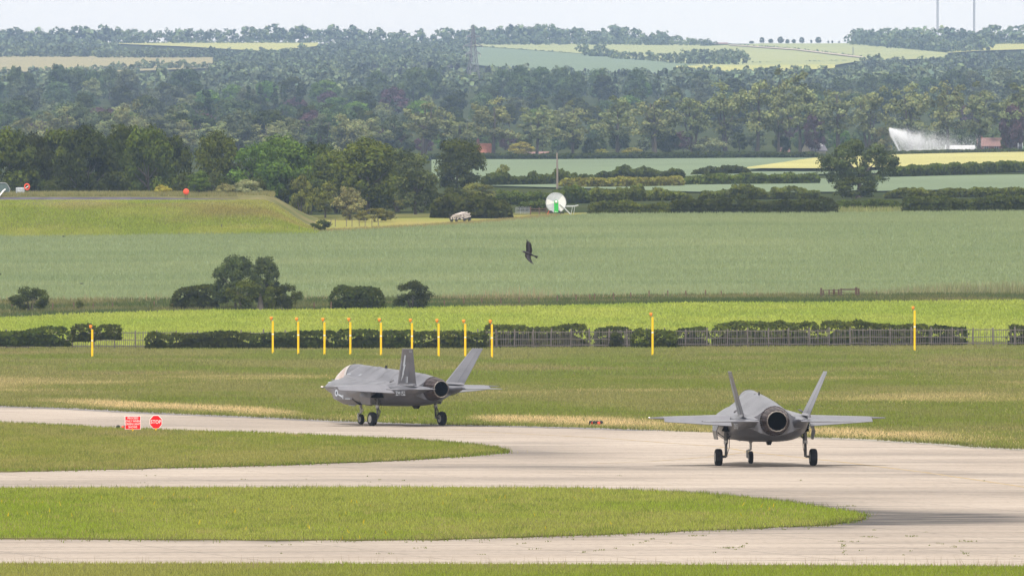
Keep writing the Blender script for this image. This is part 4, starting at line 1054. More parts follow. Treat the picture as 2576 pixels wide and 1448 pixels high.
far_wood('hill_wood', 'wood band below the left skyline field', [([(-220, 148), (250, 148)], 36, 18), ([(250, 150), (560, 150), (830, 148)], [28, 26, 26], 17), ([(-220, 136), (250, 132), (300, 128)], 26, 19)], 205)
far_wood('hill_wood', 'large wood on the hill between the left fields and the pylon', [([(760, 138), (1180, 138)], 24, 20), ([(820, 128), (1180, 130)], 22, 20), ([(640, 152), (1180, 152)], 26, 20), ([(560, 168), (1180, 166)], 30, 20), ([(545, 184), (1180, 180)], 32, 20), ([(540, 200), (1190, 194)], 30, 20)], 206)
far_wood('hill_wood', 'dark pine wood at the foot of the hill by the pylon', [([(900, 196), (1200, 200)], 30, 14), ([(1080, 206), (1420, 204), (1800, 208)], [40, 28, 28], 16)], 207, conif=.6, dark=(0.028, 0.034, 0.03))
far_wood('hill_wood', 'small copse in the pale hill fields', [([(1466, 146), (1545, 148)], [30, 30], 16), ([(1540, 152), (1640, 158), (1720, 166), (1860, 168)], [22, 28, 34, 36], 18), ([(1720, 150), (1860, 152)], 26, 18)], 208)
far_wood('hill_wood', 'wood under the radio masts on the right skyline', [([(2145, 116), (2250, 126), (2380, 136), (2500, 130)], [40, 42, 44, 40], 19), ([(2160, 114), (2300, 116), (2500, 118)], [36, 44, 48], 20), ([(2500, 114), (2820, 112)], [46, 50], 22)], 209)
far_wood('hill_wood', 'dark wood falling to the right edge below the mast hill', [([(2180, 172), (2300, 172), (2400, 164), (2820, 152)], [34, 26, 30, 30], 19), ([(2130, 186), (2820, 172)], 30, 20), ([(2100, 198), (2820, 192)], 28, 20)], 210, dark=(0.03, 0.042, 0.03))
far_wood('hill_wood', 'wood belt across the foot of the hills', [([(-220, 206), (2820, 206)], 22, 22), ([(-220, 214), (2820, 214)], 26, 20), ([(1700, 198), (2820, 204)], 24, 18)], 211)
far_wood('skyline_hedge', 'low scrub along the wooded skyline', [([(-220, 114), (900, 112)], 12, 11), ([(900, 113), (1790, 116)], 12, 11), ([(2140, 117), (2820, 114)], 12, 12)], 215)
far_wood('hill_hedge', 'hedge line running down the pale hill field', [([(1833, 117), (2000, 128), (2165, 149)], 8, 7)], 212)
far_wood('hill_hedge', 'hedge line between pale and blue-green hill fields', [([(1208, 122), (1431, 138)], 7, 8)], 213)
far_wood('hill_hedge', 'low hedges under the small copse', [([(1860, 164), (2130, 158)], 7, 11), ([(80, 186), (230, 184)], 14, 10), ([(240, 186), (360, 178), (540, 176)], [20, 26, 22], 18)], 214)
for i, (x, top, w) in enumerate([(1890, 104, 14), (1916, 95, 14), (1938, 99, 14), (1963, 94, 18), (1980, 100, 12), (1996, 100, 12), (2016, 95, 15), (2040, 101, 6), (2058, 95, 18), (2083, 103, 5), (2093, 103, 6), (2110, 104, 5)]):
    tree_at('skyline_tree', x, 0, top, 'round', 'leaf_dark', f'small lone tree on the bare skyline, {ORD[i]} from the left', Y=10480, width=w, var=i % 5, dens=.45, group='small trees on the bare skyline')
# ------------------------------------------------------------------ object materials
mat('jet_grey', (0.074, 0.076, 0.092), (0.112, 0.113, 0.134), stretch=(1.6, .5, 1.2), scale=1.3, rough=0.38, detail=5, spec=1.0, obj_var=0.0)
mat('jet_edge', (0.13, 0.13, 0.15), (0.15, 0.15, 0.17), scale=2, rough=0.38, spec=0.9)
mat('jet_dark', (0.065, 0.063, 0.068), (0.085, 0.083, 0.09), scale=1.5, rough=0.5, spec=0.35)
mat('jet_seam', (0.185, 0.183, 0.198), rough=0.45, spec=0.4)
mat('jet_mark', (0.50, 0.55, 0.62), rough=0.6)
mat('jet_mark_dark', (0.05, 0.055, 0.07), rough=0.6)
mat('canopy_glass', (0.55, 0.42, 0.36), (0.62, 0.50, 0.43), scale=.8, rough=0.12, metal=0.75, spec=0.6)
mat('canopy_frame', (0.40, 0.38, 0.37), rough=0.4)
mat('petal_out', (0.10, 0.075, 0.076), (0.045, 0.036, 0.036), scale=3, rough=0.45, metal=0.5)
mat('petal_in', (0.42, 0.38, 0.34), (0.10, 0.085, 0.08), scale=1.6, rough=0.5, metal=0.2)
mat('soot_and_shade', (0.008, 0.008, 0.009), rough=0.9, spec=0.05)  # exhaust soot; also paints the shade of intake mouths and wheel bays
mat('gear_white', (0.62, 0.61, 0.58), (0.42, 0.41, 0.40), scale=6, rough=0.5)
mat('gear_metal', (0.10, 0.098, 0.095), (0.18, 0.175, 0.17), scale=8, rough=0.45, metal=0.4)
mat('tyre', (0.013, 0.013, 0.015), (0.022, 0.022, 0.024), scale=5, rough=0.85)
mat('nav_white', (1.0, 0.85, 0.8), rough=0.3, emit=3.0)
mat('mast_yellow', (0.95, 0.58, 0.003), (0.88, 0.52, 0.004), scale=2, rough=0.45)
mat('lamp_orange', (0.90, 0.28, 0.02), (0.80, 0.24, 0.02), scale=4, rough=0.4)
mat('black_metal', (0.012, 0.012, 0.014), rough=0.5)
mat('grey_metal', (0.33, 0.34, 0.36), (0.25, 0.26, 0.28), scale=2, rough=0.5, metal=0.3)
mat('sign_red', (0.85, 0.004, 0.010), rough=0.45)
mat('sign_white', (0.86, 0.84, 0.82), rough=0.5)
mat('lens_red', (0.75, 0.05, 0.02), rough=0.25)
mat('fence_wood', (0.165, 0.14, 0.125), (0.095, 0.082, 0.075), scale=3, rough=0.9, stretch=(1, 1, .3))
mat('post_brown', (0.16, 0.095, 0.06), (0.11, 0.07, 0.05), scale=4, rough=0.9)
mat('rust', (0.11, 0.062, 0.042), (0.07, 0.045, 0.035), scale=5, rough=0.9)
mat('pole_wood', (0.24, 0.20, 0.17), (0.18, 0.15, 0.13), scale=2, rough=0.9, stretch=(1, 1, .1))
mat('crow_black', (0.010, 0.009, 0.012), (0.018, 0.015, 0.022), scale=8, rough=0.55)
mat('beak', (0.10, 0.09, 0.08), rough=0.5)
mat('buoy_orange', (0.75, 0.08, 0.03), rough=0.5)
mat('tank_white', (0.55, 0.58, 0.60), (0.45, 0.48, 0.50), scale=2, rough=0.4)
mat('pump_green', (0.10, 0.14, 0.13), (0.07, 0.10, 0.10), scale=2, rough=0.5)
mat('pipe_pale', (0.52, 0.46, 0.42), (0.38, 0.33, 0.30), scale=4, rough=0.7)
mat('reel_white', (0.68, 0.67, 0.66), rough=0.4)
mat('reel_galv', (0.40, 0.42, 0.45), (0.50, 0.52, 0.54), scale=2, rough=0.4, metal=0.1)
mat('reel_green', (0.03, 0.40, 0.06), rough=0.4)
mat('hose_black', (0.03, 0.03, 0.035), rough=0.7)
mat('roof_orange', (0.48, 0.19, 0.125), (0.40, 0.165, 0.11), scale=1.5, rough=0.85)
mat('roof_red', (0.24, 0.14, 0.125), (0.19, 0.115, 0.105), scale=1.0, rough=0.85)
mat('roof_slate', (0.14, 0.13, 0.15), (0.18, 0.17, 0.19), scale=1.0, rough=0.8)
mat('brick_red', (0.33, 0.15, 0.115), (0.27, 0.125, 0.10), scale=3, rough=0.9)
mat('render_cream', (0.66, 0.60, 0.48), rough=0.9)
mat('render_white', (0.5, 0.5, 0.51), rough=0.8)
mat('window_glass', (0.03, 0.035, 0.045), rough=0.1, spec=0.6)
mat('steel_far', (0.16, 0.16, 0.18), rough=0.6, metal=0.2)
mat('droplet', (0.95, 0.95, 0.97), rough=0.5, trans=0.5)

def text_mesh(body, size=1.0, bold=0.0):
    c = bpy.data.curves.new('text', 'FONT'); c.body = body; c.size = size; c.align_x = 'CENTER'; c.align_y = 'CENTER'; c.offset = bold
    c.resolution_u = 3
    o = bpy.data.objects.new('text', c); COL.objects.link(o)
    bpy.context.view_layer.update()
    me = bpy.data.meshes.new_from_object(o.evaluated_get(bpy.context.evaluated_depsgraph_get()))
    bpy.data.objects.remove(o); return me

# ------------------------------------------------------------------ fighter jets
ST = np.array([  # station, half width, top, chine height, bottom, upper and lower roundness
    (0.0, .03, 2.03, 2.00, 1.97, 2, 2), (.25, .19, 2.13, 2.0, 1.87, 2, 2), (.9, .46, 2.34, 2.02, 1.73, 2, 2), (1.6, .72, 2.46, 2.06, 1.60, 1.9, 2), (2.4, .95, 2.56, 2.08, 1.50, 1.7, 2.2),
    (3.2, 1.14, 2.74, 2.10, 1.42, 1.42, 2.5), (3.9, 1.32, 3.08, 2.12, 1.34, 1.25, 2.8), (4.6, 1.52, 3.31, 2.13, 1.26, 1.2, 3), (5.5, 1.74, 3.27, 2.14, 1.18, 1.15, 3.2), (7.0, 1.95, 3.19, 2.15, 1.10, 1.1, 3.4),
    (8.5, 2.0, 3.10, 2.15, 1.07, 1.1, 3.4), (10.0, 1.92, 3.02, 2.15, 1.07, 1.1, 3.1), (11.2, 1.78, 2.95, 2.15, 1.10, 1.1, 2.7), (12.2, 1.66, 2.88, 2.14, 1.17, 1.08, 2.1), (12.8, 1.6, 2.82, 2.13, 1.28, 1.06, 1.7), (13.3, 1.55, 2.74, 2.12, 1.40, 1.05, 1.4)])
def st(s):
    return [float(np.interp(s, ST[:, 0], ST[:, k])) for k in range(1, 7)]
def top_z(s, x):
    hw, t, zc, zb, nt, nb = st(s)
    k = float(np.interp(s, [2.0, 3.6, 5.5, 9.0, 11.5, 12.6], [1.0, .62, .46, .36, .26, .18])); wc = min(hw, float(np.interp(s, [2.0, 4.0, 8.0, 11.0, 12.6], [.9, 1.0, 1.25, 1.1, .98])))
    b = (.5 + .5 * math.cos(math.pi * min(1, abs(x) / wc))) ** .8
    return zc + (t - zc) * ((1 - k) * b + k * math.sqrt(max(0, 1 - (x / hw) ** 2)))
def body_x(s, z):
    hw, zt_, zc, zb, nt, nb = st(s)
    if z > zc:
        xs_ = np.linspace(hw, 0, 60); return float(next((x for x in xs_ if top_z(s, x) >= z), 0))
    q = min(1, (zc - z) / (zc - zb)); return hw * (1 - q ** nb) ** (1 / nb)
MAIN = 10.1
def Lc(x, s, z):      # aircraft station to local coordinates (x right, y forward)
    return Vector((x, MAIN - s, z))
def airfoil(rle, rte, tle, tte, tr, tt, nrm):
    """slab with a blunt-diamond section from root to tip"""
    m = MB(); rings = []
    nrm = Vector(nrm).normalized()
    for (le, te, t) in ((rle, rte, tr), (tle, tte, tt)):
        le, te = Vector(le), Vector(te); d = te - le
        rings.append([le, le + d * .16 + nrm * t / 2, le + d * .62 + nrm * t / 2, te + nrm * t * .06, te - nrm * t * .06, le + d * .62 - nrm * t / 2, le + d * .16 - nrm * t / 2])
    m.loft(rings, True, False); return m
def wheel(parent, c, r, w, rim_m):
    m = MB(); m.bar((c[0] - w * .3, c[1], c[2]), (c[0] + w * .3, c[1], c[2]), r * .3, n=12); root = m.build('wheel', 'gear_metal', parent)
    m = MB(); m.lathe([(-w / 2, r * .55), (-w / 2, r * .82), (-w * .40, r * .95), (-w * .2, r), (w * .2, r), (w * .40, r * .95), (w / 2, r * .82), (w / 2, r * .55)], c, (1, 0, 0), 28)
    m.build('tyre', 'tyre', root)
    m = MB()
    for sgn in (-1, 1):
        m.lathe([(sgn * w * .47, r * .58), (sgn * w * .5, r * .54), (sgn * w * .38, r * .46), (sgn * w * .42, r * .2), (sgn * w * .5, r * .16), (sgn * w * .5, .001)], c, (1, 0, 0), 20)
        for k in range(6):
            a = k * math.pi / 3; m.box((c[0] + sgn * w * .43, c[1] + math.cos(a) * r * .33, c[2] + math.sin(a) * r * .33), (.03, .05, .05))
    m.build('rim', rim_m, root)
    return root

def make_jet(loc, yaw, label):
    root = empty('fighter_jet', loc, yaw, label, 'aircraft', 'taxiing fighter jets')
    # fuselage
    m = MB(); rings = []
    ss = np.unique(np.concatenate([np.linspace(0, 2.4, 11), np.linspace(2.4, 13.3, 34)]))
    tv = np.linspace(0, math.pi / 2, 10)
    sm = lambda k, s: float(np.mean([np.interp(s + d, ST[:, 0], ST[:, k]) for d in ((-.3, 0, .3) if s > .5 else (0,))]))
    for s in ss:
        hw, t, zc, zb, nt, nb = [sm(k, s) for k in range(1, 7)]
        up = [(hw * math.cos(a), top_z(s, hw * math.cos(a))) for a in tv]
        lo = [(hw * math.cos(a) ** (2 / nb), zc - (zc - zb) * math.sin(a) ** (2 / nb)) for a in tv]
        right = up[::-1] + lo[1:]
        ring = [Lc(x, s, z) for x, z in right] + [Lc(-x, s, z) for x, z in right[1:-1][::-1]]
        rings.append(ring)
    m.loft(rings, True, True); m.build('fuselage', 'jet_grey', root)
    # raised seam tape over the upper panels
    for s0 in (2.1, 4.35, 5.9, 6.9, 8.3, 9.6, 10.8, 11.9):
        m = MB(); hw = st(s0)[0]; ring = []
        for s in (s0, s0 + .07): ring.append([Lc(x, s + .12 * (int(abs(x) / .22) % 2), top_z(s0, x) + .010) for x in np.linspace(-hw * .97, hw * .97, 41)])
        m.loft(ring, False, False, closed=False); m.build('seam_tape', 'jet_seam', root)
    for fx in (-.62, .62):
        m = MB(); m.loft([[Lc(st(s)[0] * fx + d, s, top_z(s, st(s)[0] * fx + d) + .010) for s in np.linspace(4.4, 11.9, 30)] for d in (0, .06)], False, False, closed=False); m.build('seam_tape', 'jet_seam', root)
    # canopy glass and frame
    def can(s0, s1, w0, grow, matn, nm):
        m = MB(); rings = []
        for s in np.linspace(s0, s1, 12):
            zt_ = np.interp(s, [1.35, 1.8, 2.4, 3.0, 3.6, 4.2, 5.0], [2.42, 2.66, 2.99, 3.23, 3.33, 3.34, 3.25]) + grow; zb = np.interp(s, [1.35, 2.4, 3.2, 4.2, 5.0], [2.30, 2.36, 2.42, 2.55, 2.6]); w = np.interp(s, [1.35, 2.0, 2.8, 4.2, 5.0], [.14, .43, .54, .54, .44]) + grow
            rings.append([Lc(w * math.cos(a) ** .85 if math.cos(a) > 0 else -w * abs(math.cos(a)) ** .85, s, zb + (zt_ - zb) * math.sin(a)) for a in np.linspace(0.0, math.pi, 13)])
        m.loft(rings, False, True, closed=False); m.build(nm, matn, root)
    can(1.40, 3.35, .5, .012, 'canopy_glass', 'canopy')
    can(3.35, 3.62, .5, .026, 'canopy_frame', 'canopy_frame')
    can(3.62, 5.0, .5, .006, 'jet_grey', 'canopy_fairing')
    m = MB(); m.box(Lc(0, 1.28, 2.46), (.5, .14, .04)); m.build('windscreen_base', 'jet_edge', root)
    # intakes: raked cowl with a lighter lip
    for sg in (-1, 1):
        fr = [Lc(sg * 1.10, 4.15, 2.06), Lc(sg * 1.70, 4.0, 1.98), Lc(sg * 1.66, 4.3, 1.45), Lc(sg * 1.30, 4.75, 1.16), Lc(sg * .75, 5.0, 1.14)]
        md = [Lc(sg * 1.10, 4.6, 2.10), Lc(sg * 1.77, 4.5, 2.02), Lc(sg * 1.75, 4.75, 1.40), Lc(sg * 1.36, 5.25, 1.12), Lc(sg * .75, 5.5, 1.10)]
        bk = [Lc(sg * 1.10, 6.6, 2.1), Lc(sg * 1.84, 6.8, 2.05), Lc(sg * 1.80, 6.9, 1.42), Lc(sg * 1.42, 7.0, 1.14), Lc(sg * .75, 7.0, 1.13)]
        if sg < 0: fr, md, bk = fr[::-1], md[::-1], bk[::-1]
        it = MB(); it.loft([md, bk], False, False); o = it.build('intake', 'jet_grey', root)
        l = MB(); l.loft([fr, md], False, False); l.build('lip', 'jet_edge', o)
        d = MB(); d.add([p + Vector((0, -.12, 0)) for p in fr], [tuple(range(5))]); d.build('duct', 'soot_and_shade', o)  # flat black cap, the shade of the intake mouth painted in
    # wings with drooped flaps
    for sg in (-1, 1):
        hin = lambda x: np.interp(abs(x), [1.5, 5.33], [11.15, 10.65])
        rl, rt = Lc(sg * 1.35, 7.15, 2.17), Lc(sg * 1.35, hin(1.35), 2.17); tl, tt_ = Lc(sg * 4.72, 9.5, 2.16), Lc(sg * 4.72, hin(4.72), 2.16)
        m = airfoil(rl, rt, tl, tt_, .22, .11, (0, 0, 1)); w = m.build('wing', 'jet_grey', root)
        m = airfoil(Lc(sg * 4.722, 9.5, 2.16), Lc(sg * 4.722, 11.05, 2.15), Lc(sg * 5.33, 10.0, 2.15), Lc(sg * 5.33, 10.9, 2.15), .11, .05, (0, 0, 1)); m.build('wing_tip', 'jet_dark', w)
        # leading edge flap line
        m = MB(); a0, a1 = Lc(sg * 1.6, 7.28, 2.17), Lc(sg * 4.7, 9.46, 2.16)
        m.loft([[a0 + Vector((0, .04, -.03)), a0 + Vector((0, -.42, .085)), a0 + Vector((0, -.44, .07))], [a1 + Vector((0, .04, -.02)), a1 + Vector((0, -.3, .045)), a1 + Vector((0, -.32, .03))]], True, False); m.build('leading_edge_flap', 'jet_edge', w)
        x0, x1 = 1.78, 4.71
        m = MB(); h0, h1 = hin(x0), hin(x1)
        up = lambda x, s, z: Lc(sg * x, s, z)
        m.loft([[up(x0, h0 + .02, 2.26), up(x0, h0 + 1.0, 1.82), up(x0, h0 + .98, 1.795), up(x0, h0 + .02, 2.08)], [up(x1, h1 + .01, 2.205), up(x1, h1 + .45, 2.0), up(x1, h1 + .44, 1.985), up(x1, h1 + .01, 2.115)]], True, False)
        m.build('flap', 'jet_edge', w)
    # tail booms, stabilators, fins
    for sg in (-1, 1):
        m = MB(); rings = []
        for s, xi, xo, zu, zl in ((11.8, .9, 1.66, 2.26, 1.55), (12.8, .82, 1.62, 2.24, 1.66), (13.6, .80, 1.52, 2.22, 1.80), (14.4, .82, 1.36, 2.18, 1.96), (15.0, .86, 1.16, 2.13, 2.06)):
            rings.append([Lc(sg * x, s, z) for x, z in ((xi, (zu + zl) / 2 + .06), (xi + .15, zu), (xo - .1, zu), (xo, zu - .08), (xo - .12, zl + .05), (xi + .12, zl))])
        m.loft(rings, True, True); m.build('tail_boom', 'jet_grey', root)
        m = airfoil(Lc(sg * 1.05, 12.7, 2.10), Lc(sg * .95, 15.45, 2.06), Lc(sg * 3.40, 14.2, 2.06), Lc(sg * 3.40, 15.05, 2.05), .13, .05, (0, 0, 1)); m.build('stabilator', 'jet_grey', root)
        b0, b1, t0, t1 = Lc(sg * 1.42, 11.75, 2.28), Lc(sg * 1.46, 14.1, 2.26), Lc(sg * 2.15, 13.75, 4.26), Lc(sg * 2.15, 15.05, 4.26)
        nrm = Vector((sg * math.cos(R(20)), 0, -math.sin(R(20)))); hz = .66
        FIN = lambda u, v, off=0.0: (b0.lerp(b1, u)).lerp(t0.lerp(t1, u), v) + nrm * off
        def slab(u0, u1, ths, name, matn, par):
            m = MB(); rr = []
            for v, k in ((0, 1), (1, .5)):
                rr.append([FIN(u0, v, ths[0] * k), FIN((u0 * .8 + u1 * .2), v, ths[1] * k), FIN(u1, v, ths[2] * k), FIN(u1, v, -ths[2] * k), FIN((u0 * .8 + u1 * .2), v, -ths[1] * k), FIN(u0, v, -ths[0] * k)])
            m.loft(rr, True, False); return m.build(name, matn, par)
        f = slab(0, hz, (.005, .07, .07), 'tail_fin', 'jet_grey', root); slab(hz + .004, 1, (.066, .05, .008), 'rudder', 'jet_grey', f)
        m = MB(); m.loft([[FIN(u, 0, o) for u, o in ((-.03, 0), (.2, .12), (.9, .12), (1.03, 0), (.9, -.12), (.2, -.12))], [FIN(u, .06, o) for u, o in ((0, 0), (.2, .078), (.9, .05), (1.0, 0), (.9, -.05), (.2, -.078))]], True, False); m.build('fairing', 'jet_edge', f)
        m = MB(); m.loft([[FIN(0, 1, .02), FIN(1, 1, .012), FIN(1, 1, -.012), FIN(0, 1, -.02)], [FIN(0.02, 1.012, .02), FIN(1, 1.012, .012), FIN(1, 1.012, -.012), FIN(.02, 1.012, -.02)]], True, False); m.build('tip_cap', 'jet_edge', f)
        # lightning flash, fin stripe and code on the outer face
        def uv(px, py):
            v = (885 - py) / 735.0; l = 105 + 120 * v; r_ = 525 - 60 * v; return ((px - l) / (r_ - l), v)
        def on(u, v, o=.006):
            th = .07 * (1 - .5 * v); return FIN(u, v, th + o)
        bolt = [(290, 268), (322, 268), (298, 460), (318, 460), (268, 632), (280, 632), (240, 735), (205, 805), (240, 660), (234, 660), (268, 490), (254, 480)]
        m = MB(); m.add([on(*uv(*p)) for p in bolt], [tuple(range(12))]); m.build('lightning_marking', 'jet_mark', f)
        m = MB(); m.add([on(*uv(*p)) for p in [(216, 380), (222, 380), (194, 575), (188, 575)]], [(0, 1, 2, 3)]); m.build('stripe_marking', 'jet_mark', f)
        m = MB(); m.add([on(*uv(*p)) for p in [(338, 700), (362, 700), (356, 825), (334, 825)]], [(0, 1, 2, 3)])
        for q in ([(318, 702), (322, 702), (318, 822), (314, 822)], [(322, 702), (338, 702), (338, 706), (322, 706)], [(318, 818), (334, 818), (334, 822), (318, 822)]): m.add([on(*uv(*p)) for p in q], [(0, 1, 2, 3)])
        m.build('flash_marking', 'jet_mark', f)
        tm = text_mesh('023', 1.0)
        if sg > 0: tm.transform(Matrix.Scale(-1, 4, (1, 0, 0)))
        vs = []
        for v in tm.vertices:
            u_, v_ = uv(424 + v.co.x * 44, 194 - v.co.y * 66); th = .06 * (1 - .5 * v_); vs.append(FIN(u_, v_, th + .004))
        for v, p in zip(tm.vertices, vs): v.co = p
        link('code_marking', tm, 'jet_mark', f)
    # nozzle
    ax = lambda s: Lc(0, s, 2.06)
    m = MB(); m.lathe([(0, .60), (.10, .655), (.3, .665), (.32, .62)], ax(13.0), (0, -1, 0), 40); nz = m.build('nozzle', 'petal_out', root)
    m = MB()
    for k in range(40):       # sawtooth collar
        a0, a1, am = [2 * math.pi * (k + q) / 40 for q in (0, 1, .5)]; P = lambda a, r_, s: ax(s) + Vector((math.cos(a) * r_, 0, math.sin(a) * r_))
        m.add([P(a0, .665, 13.2), P(a1, .665, 13.2), P(am, .675, 13.38), P(a0, .64, 13.2), P(a1, .64, 13.2), P(am, .63, 13.38)], [(0, 1, 2), (3, 5, 4), (0, 2, 5, 3), (1, 4, 5, 2)])
    m.build('sawtooth_collar', 'jet_dark', nz)
    for k in range(15):
        m = MB(); a0, a1 = 2 * math.pi * (k + .03) / 15, 2 * math.pi * (k + .97) / 15; rr = []
        for (s, ro, ri) in ((13.25, .625, .585), (13.7, .60, .555), (14.05, .535, .49), (14.22, .485, .452)):
            rr.append([P(a0, ro, s), P((a0 + a1) / 2, ro + .018, s), P(a1, ro, s), P(a1, ri, s), P((a0 + a1) / 2, ri, s), P(a0, ri, s)])
        m.add([P(a0, .485, 14.22), P(a1, .485, 14.22), P((a0 + a1) / 2, .465, 14.30)], [(0, 1, 2)])
        m.loft(rr, True, False); o = m.build('petal', 'petal_out', nz)
        n2 = MB(); n2.loft([[P(a0, .482, 14.21), P(a1, .482, 14.21), P(a1, .425, 14.23), P(a0, .425, 14.23)], [P(a0, .478, 14.26), P(a1, .478, 14.26), P(a1, .43, 14.28), P(a0, .43, 14.28)]], True, False); n2.build('petal_tip', 'petal_in', nz)
    m = MB(); m.lathe([(0, .55), (.55, .50), (.95, .43)], ax(13.28), (0, -1, 0), 32); m.build('exhaust_duct', 'soot_and_shade', nz)
    m = MB(); m.lathe([(0, .001), (.01, .56)], ax(13.3), (0, -1, 0), 32); m.build('turbine_face', 'soot_and_shade', nz)
    # undercarriage
    for sg in (-1, 1):
        m = MB(); m.bar(Lc(sg * 1.80, 10.05, .40), Lc(sg * 1.80, 10.02, 1.05), .065, n=10); m.bar(Lc(sg * 1.80, 10.02, 1.0), Lc(sg * 1.76, 9.95, 1.95), .095, n=10)
        m.bar(Lc(sg * 1.8, 10.05, .42), Lc(sg * 2.12, MAIN, .385), .06, n=8); g = m.build('main_gear', 'gear_metal', root)
        m = MB(); m.bar(Lc(sg * 1.80, 10.02, .98), Lc(sg * 1.80, 10.02, 1.14), .105, n=12); m.build('strut_collar', 'gear_white', g)
        m = MB(); m.bar(Lc(sg * 1.79, 10.0, 1.15), Lc(sg * 1.35, 9.9, 1.6), .04); m.bar(Lc(sg * 1.8, 10.0, 1.3), Lc(sg * 1.75, 9.2, 1.75), .045); m.build('brace', 'gear_metal', g)
        m = MB(); m.bar(Lc(sg * 1.80, 10.22, .52), Lc(sg * 1.80, 10.34, .78), .03); m.bar(Lc(sg * 1.80, 10.34, .78), Lc(sg * 1.80, 10.12, 1.02), .03); m.build('torque_link', 'gear_metal', g)
        m = MB(); m.tube([Lc(sg * 1.70, 10.1, 1.5), Lc(sg * 1.66, 10.22, 1.1), Lc(sg * 1.68, 10.2, .8), Lc(sg * 1.76, 10.1, .5)], .014, 5); m.build('hydraulic_line', 'black_metal', g)
        wheel(root, Lc(sg * 2.15, MAIN, .385), .385, .32, 'gear_white')
        m = MB(); m.add([Lc(sg * x, s, z) for x, s, z in ((2.08, 8.7, 2.02), (2.08, 10.1, 2.02), (2.26, 10.05, 1.55), (2.18, 9.95, 1.18), (2.22, 8.95, 1.18), (2.28, 8.75, 1.6))] + [Lc(sg * x, s, z) for x, s, z in ((2.05, 8.7, 2.02), (2.05, 10.1, 2.02), (2.22, 10.05, 1.55), (2.14, 9.95, 1.18), (2.18, 8.95, 1.18), (2.24, 8.75, 1.6))],
                         [(0, 1, 2, 5), (5, 2, 3, 4), (6, 11, 8, 7), (11, 10, 9, 8), (1, 7, 8, 2), (2, 8, 9, 3), (3, 9, 10, 4), (4, 10, 11, 5), (5, 11, 6, 0)]); m.build('gear_door', 'jet_edge', g)
        m = MB(); m.box(Lc(sg * 1.72, 9.9, 1.72), (.34, 1.5, .35)); m.build('wheel_bay', 'soot_and_shade', g)  # black box, shade inside the bay put into its colour
    ns = MAIN - 5.7
    m = MB(); m.bar(Lc(0, ns - .05, 1.5), Lc(0, ns - .02, .95), .085, n=10); m.bar(Lc(0, ns - .02, 1.0), Lc(0, ns, .62), .055, n=10); g = m.build('nose_gear', 'gear_white', root)
    m = MB(); m.bar(Lc(0, ns, .64), Lc(-.17, ns, .58), .045); m.bar(Lc(-.17, ns, .6), Lc(-.17, ns + .02, .285), .05); m.bar(Lc(-.17, ns + .02, .285), Lc(.1, ns + .02, .285), .035); m.build('fork', 'gear_white', g)
    m = MB(); m.bar(Lc(0, ns + .08, .95), Lc(0, ns + .28, .80), .03); m.bar(Lc(0, ns + .28, .80), Lc(0, ns + .06, .64), .03); m.build('torque_link', 'gear_white', g)
    m = MB(); m.bar(Lc(0, ns - .1, 1.35), Lc(0, ns - .8, 1.5), .04); m.build('drag_brace', 'gear_white', g)
    wheel(root, Lc(0, ns + .02, .285), .285, .2, 'gear_white')
    for sg in (-1, 1):
        m = MB(); m.loft([[Lc(sg * .42, ns - .6, 1.36), Lc(sg * .42, ns + .4, 1.34), Lc(sg * .39, ns + .4, 1.34), Lc(sg * .39, ns - .6, 1.36)], [Lc(sg * .55, ns - .45, 1.05), Lc(sg * .55, ns + .35, 1.02), Lc(sg * .52, ns + .35, 1.02), Lc(sg * .52, ns - .45, 1.05)]], True, False); m.build('gear_door', 'jet_edge', g)
    # small fittings
    m = MB(); m.loft([[Lc(x, s, 3.02) for x, s in ((-.04, 7.3), (.04, 7.3), (.04, 7.65), (-.04, 7.65))], [Lc(x, s, 3.30) for x, s in ((-.02, 7.45), (.02, 7.45), (.02, 7.62), (-.02, 7.62))]], True, False); m.build('blade_antenna', 'black_metal', root)
    m = MB(); m.lathe([(0, .16), (.1, .15), (.14, .001)], Lc(0, 6.7, 3.1), (0, 0, 1), 14); m.build('beacon', 'jet_edge', root)
    m = MB(); m.loft([[Lc(x, s, 1.12) for x, s in ((-.12, 10.9), (.12, 10.9), (.12, 11.5), (-.12, 11.5))], [Lc(x, s, .95) for x, s in ((-.07, 11.05), (.07, 11.05), (.07, 11.4), (-.07, 11.4))]], True, False); m.build('belly_fairing', 'black_metal', root)
    for sg in (-1, 1):
        m = MB(); m.lathe([(0, .14), (.06, .13), (.09, .001)], Lc(sg * 1.45, 11.1, 2.45), (sg * .5, 0, .85), 14); m.build('vent', 'jet_dark', root)
        m = MB(); m.box(Lc(sg * 5.30, 10.2, 2.16), (.05, .18, .05)); m.build('wing_light', 'nav_white' if sg < 0 else 'jet_edge', root)
        for (s, z, x) in ((1.45, 2.3, None), (2.6, 2.5, None), (5.9, 2.75, None)):
            xx = body_x(s, z); m = MB(); m.loft([[Lc(sg * (xx + .012), s - .18, z), Lc(sg * (body_x(s + .18, z) + .012), s + .18, z)], [Lc(sg * (body_x(s - .18, z + .07) + .012), s - .18, z + .07), Lc(sg * (body_x(s + .18, z + .07) + .012), s + .18, z + .07)]], False, False, closed=False); m.build('panel_marking', 'jet_mark', root)
    m = MB(); m.bar(Lc(0, .05, 2.0), Lc(0, -.55, 1.98), .02, .008); m.build('nose_probe', 'jet_dark', root)
    m = MB()                                       # pale name strip below the canopy
    for k in range(9):
        s = 3.75 + k * .1; z = 2.78
        for sg in (-1, 1): m.quad(*[Lc(sg * (body_x(a, b) + .012), a, b) for a, b in ((s, z), (s + .075, z), (s + .075, z + .05), (s, z + .05))])
    m.build('name_strip', 'jet_mark', root)
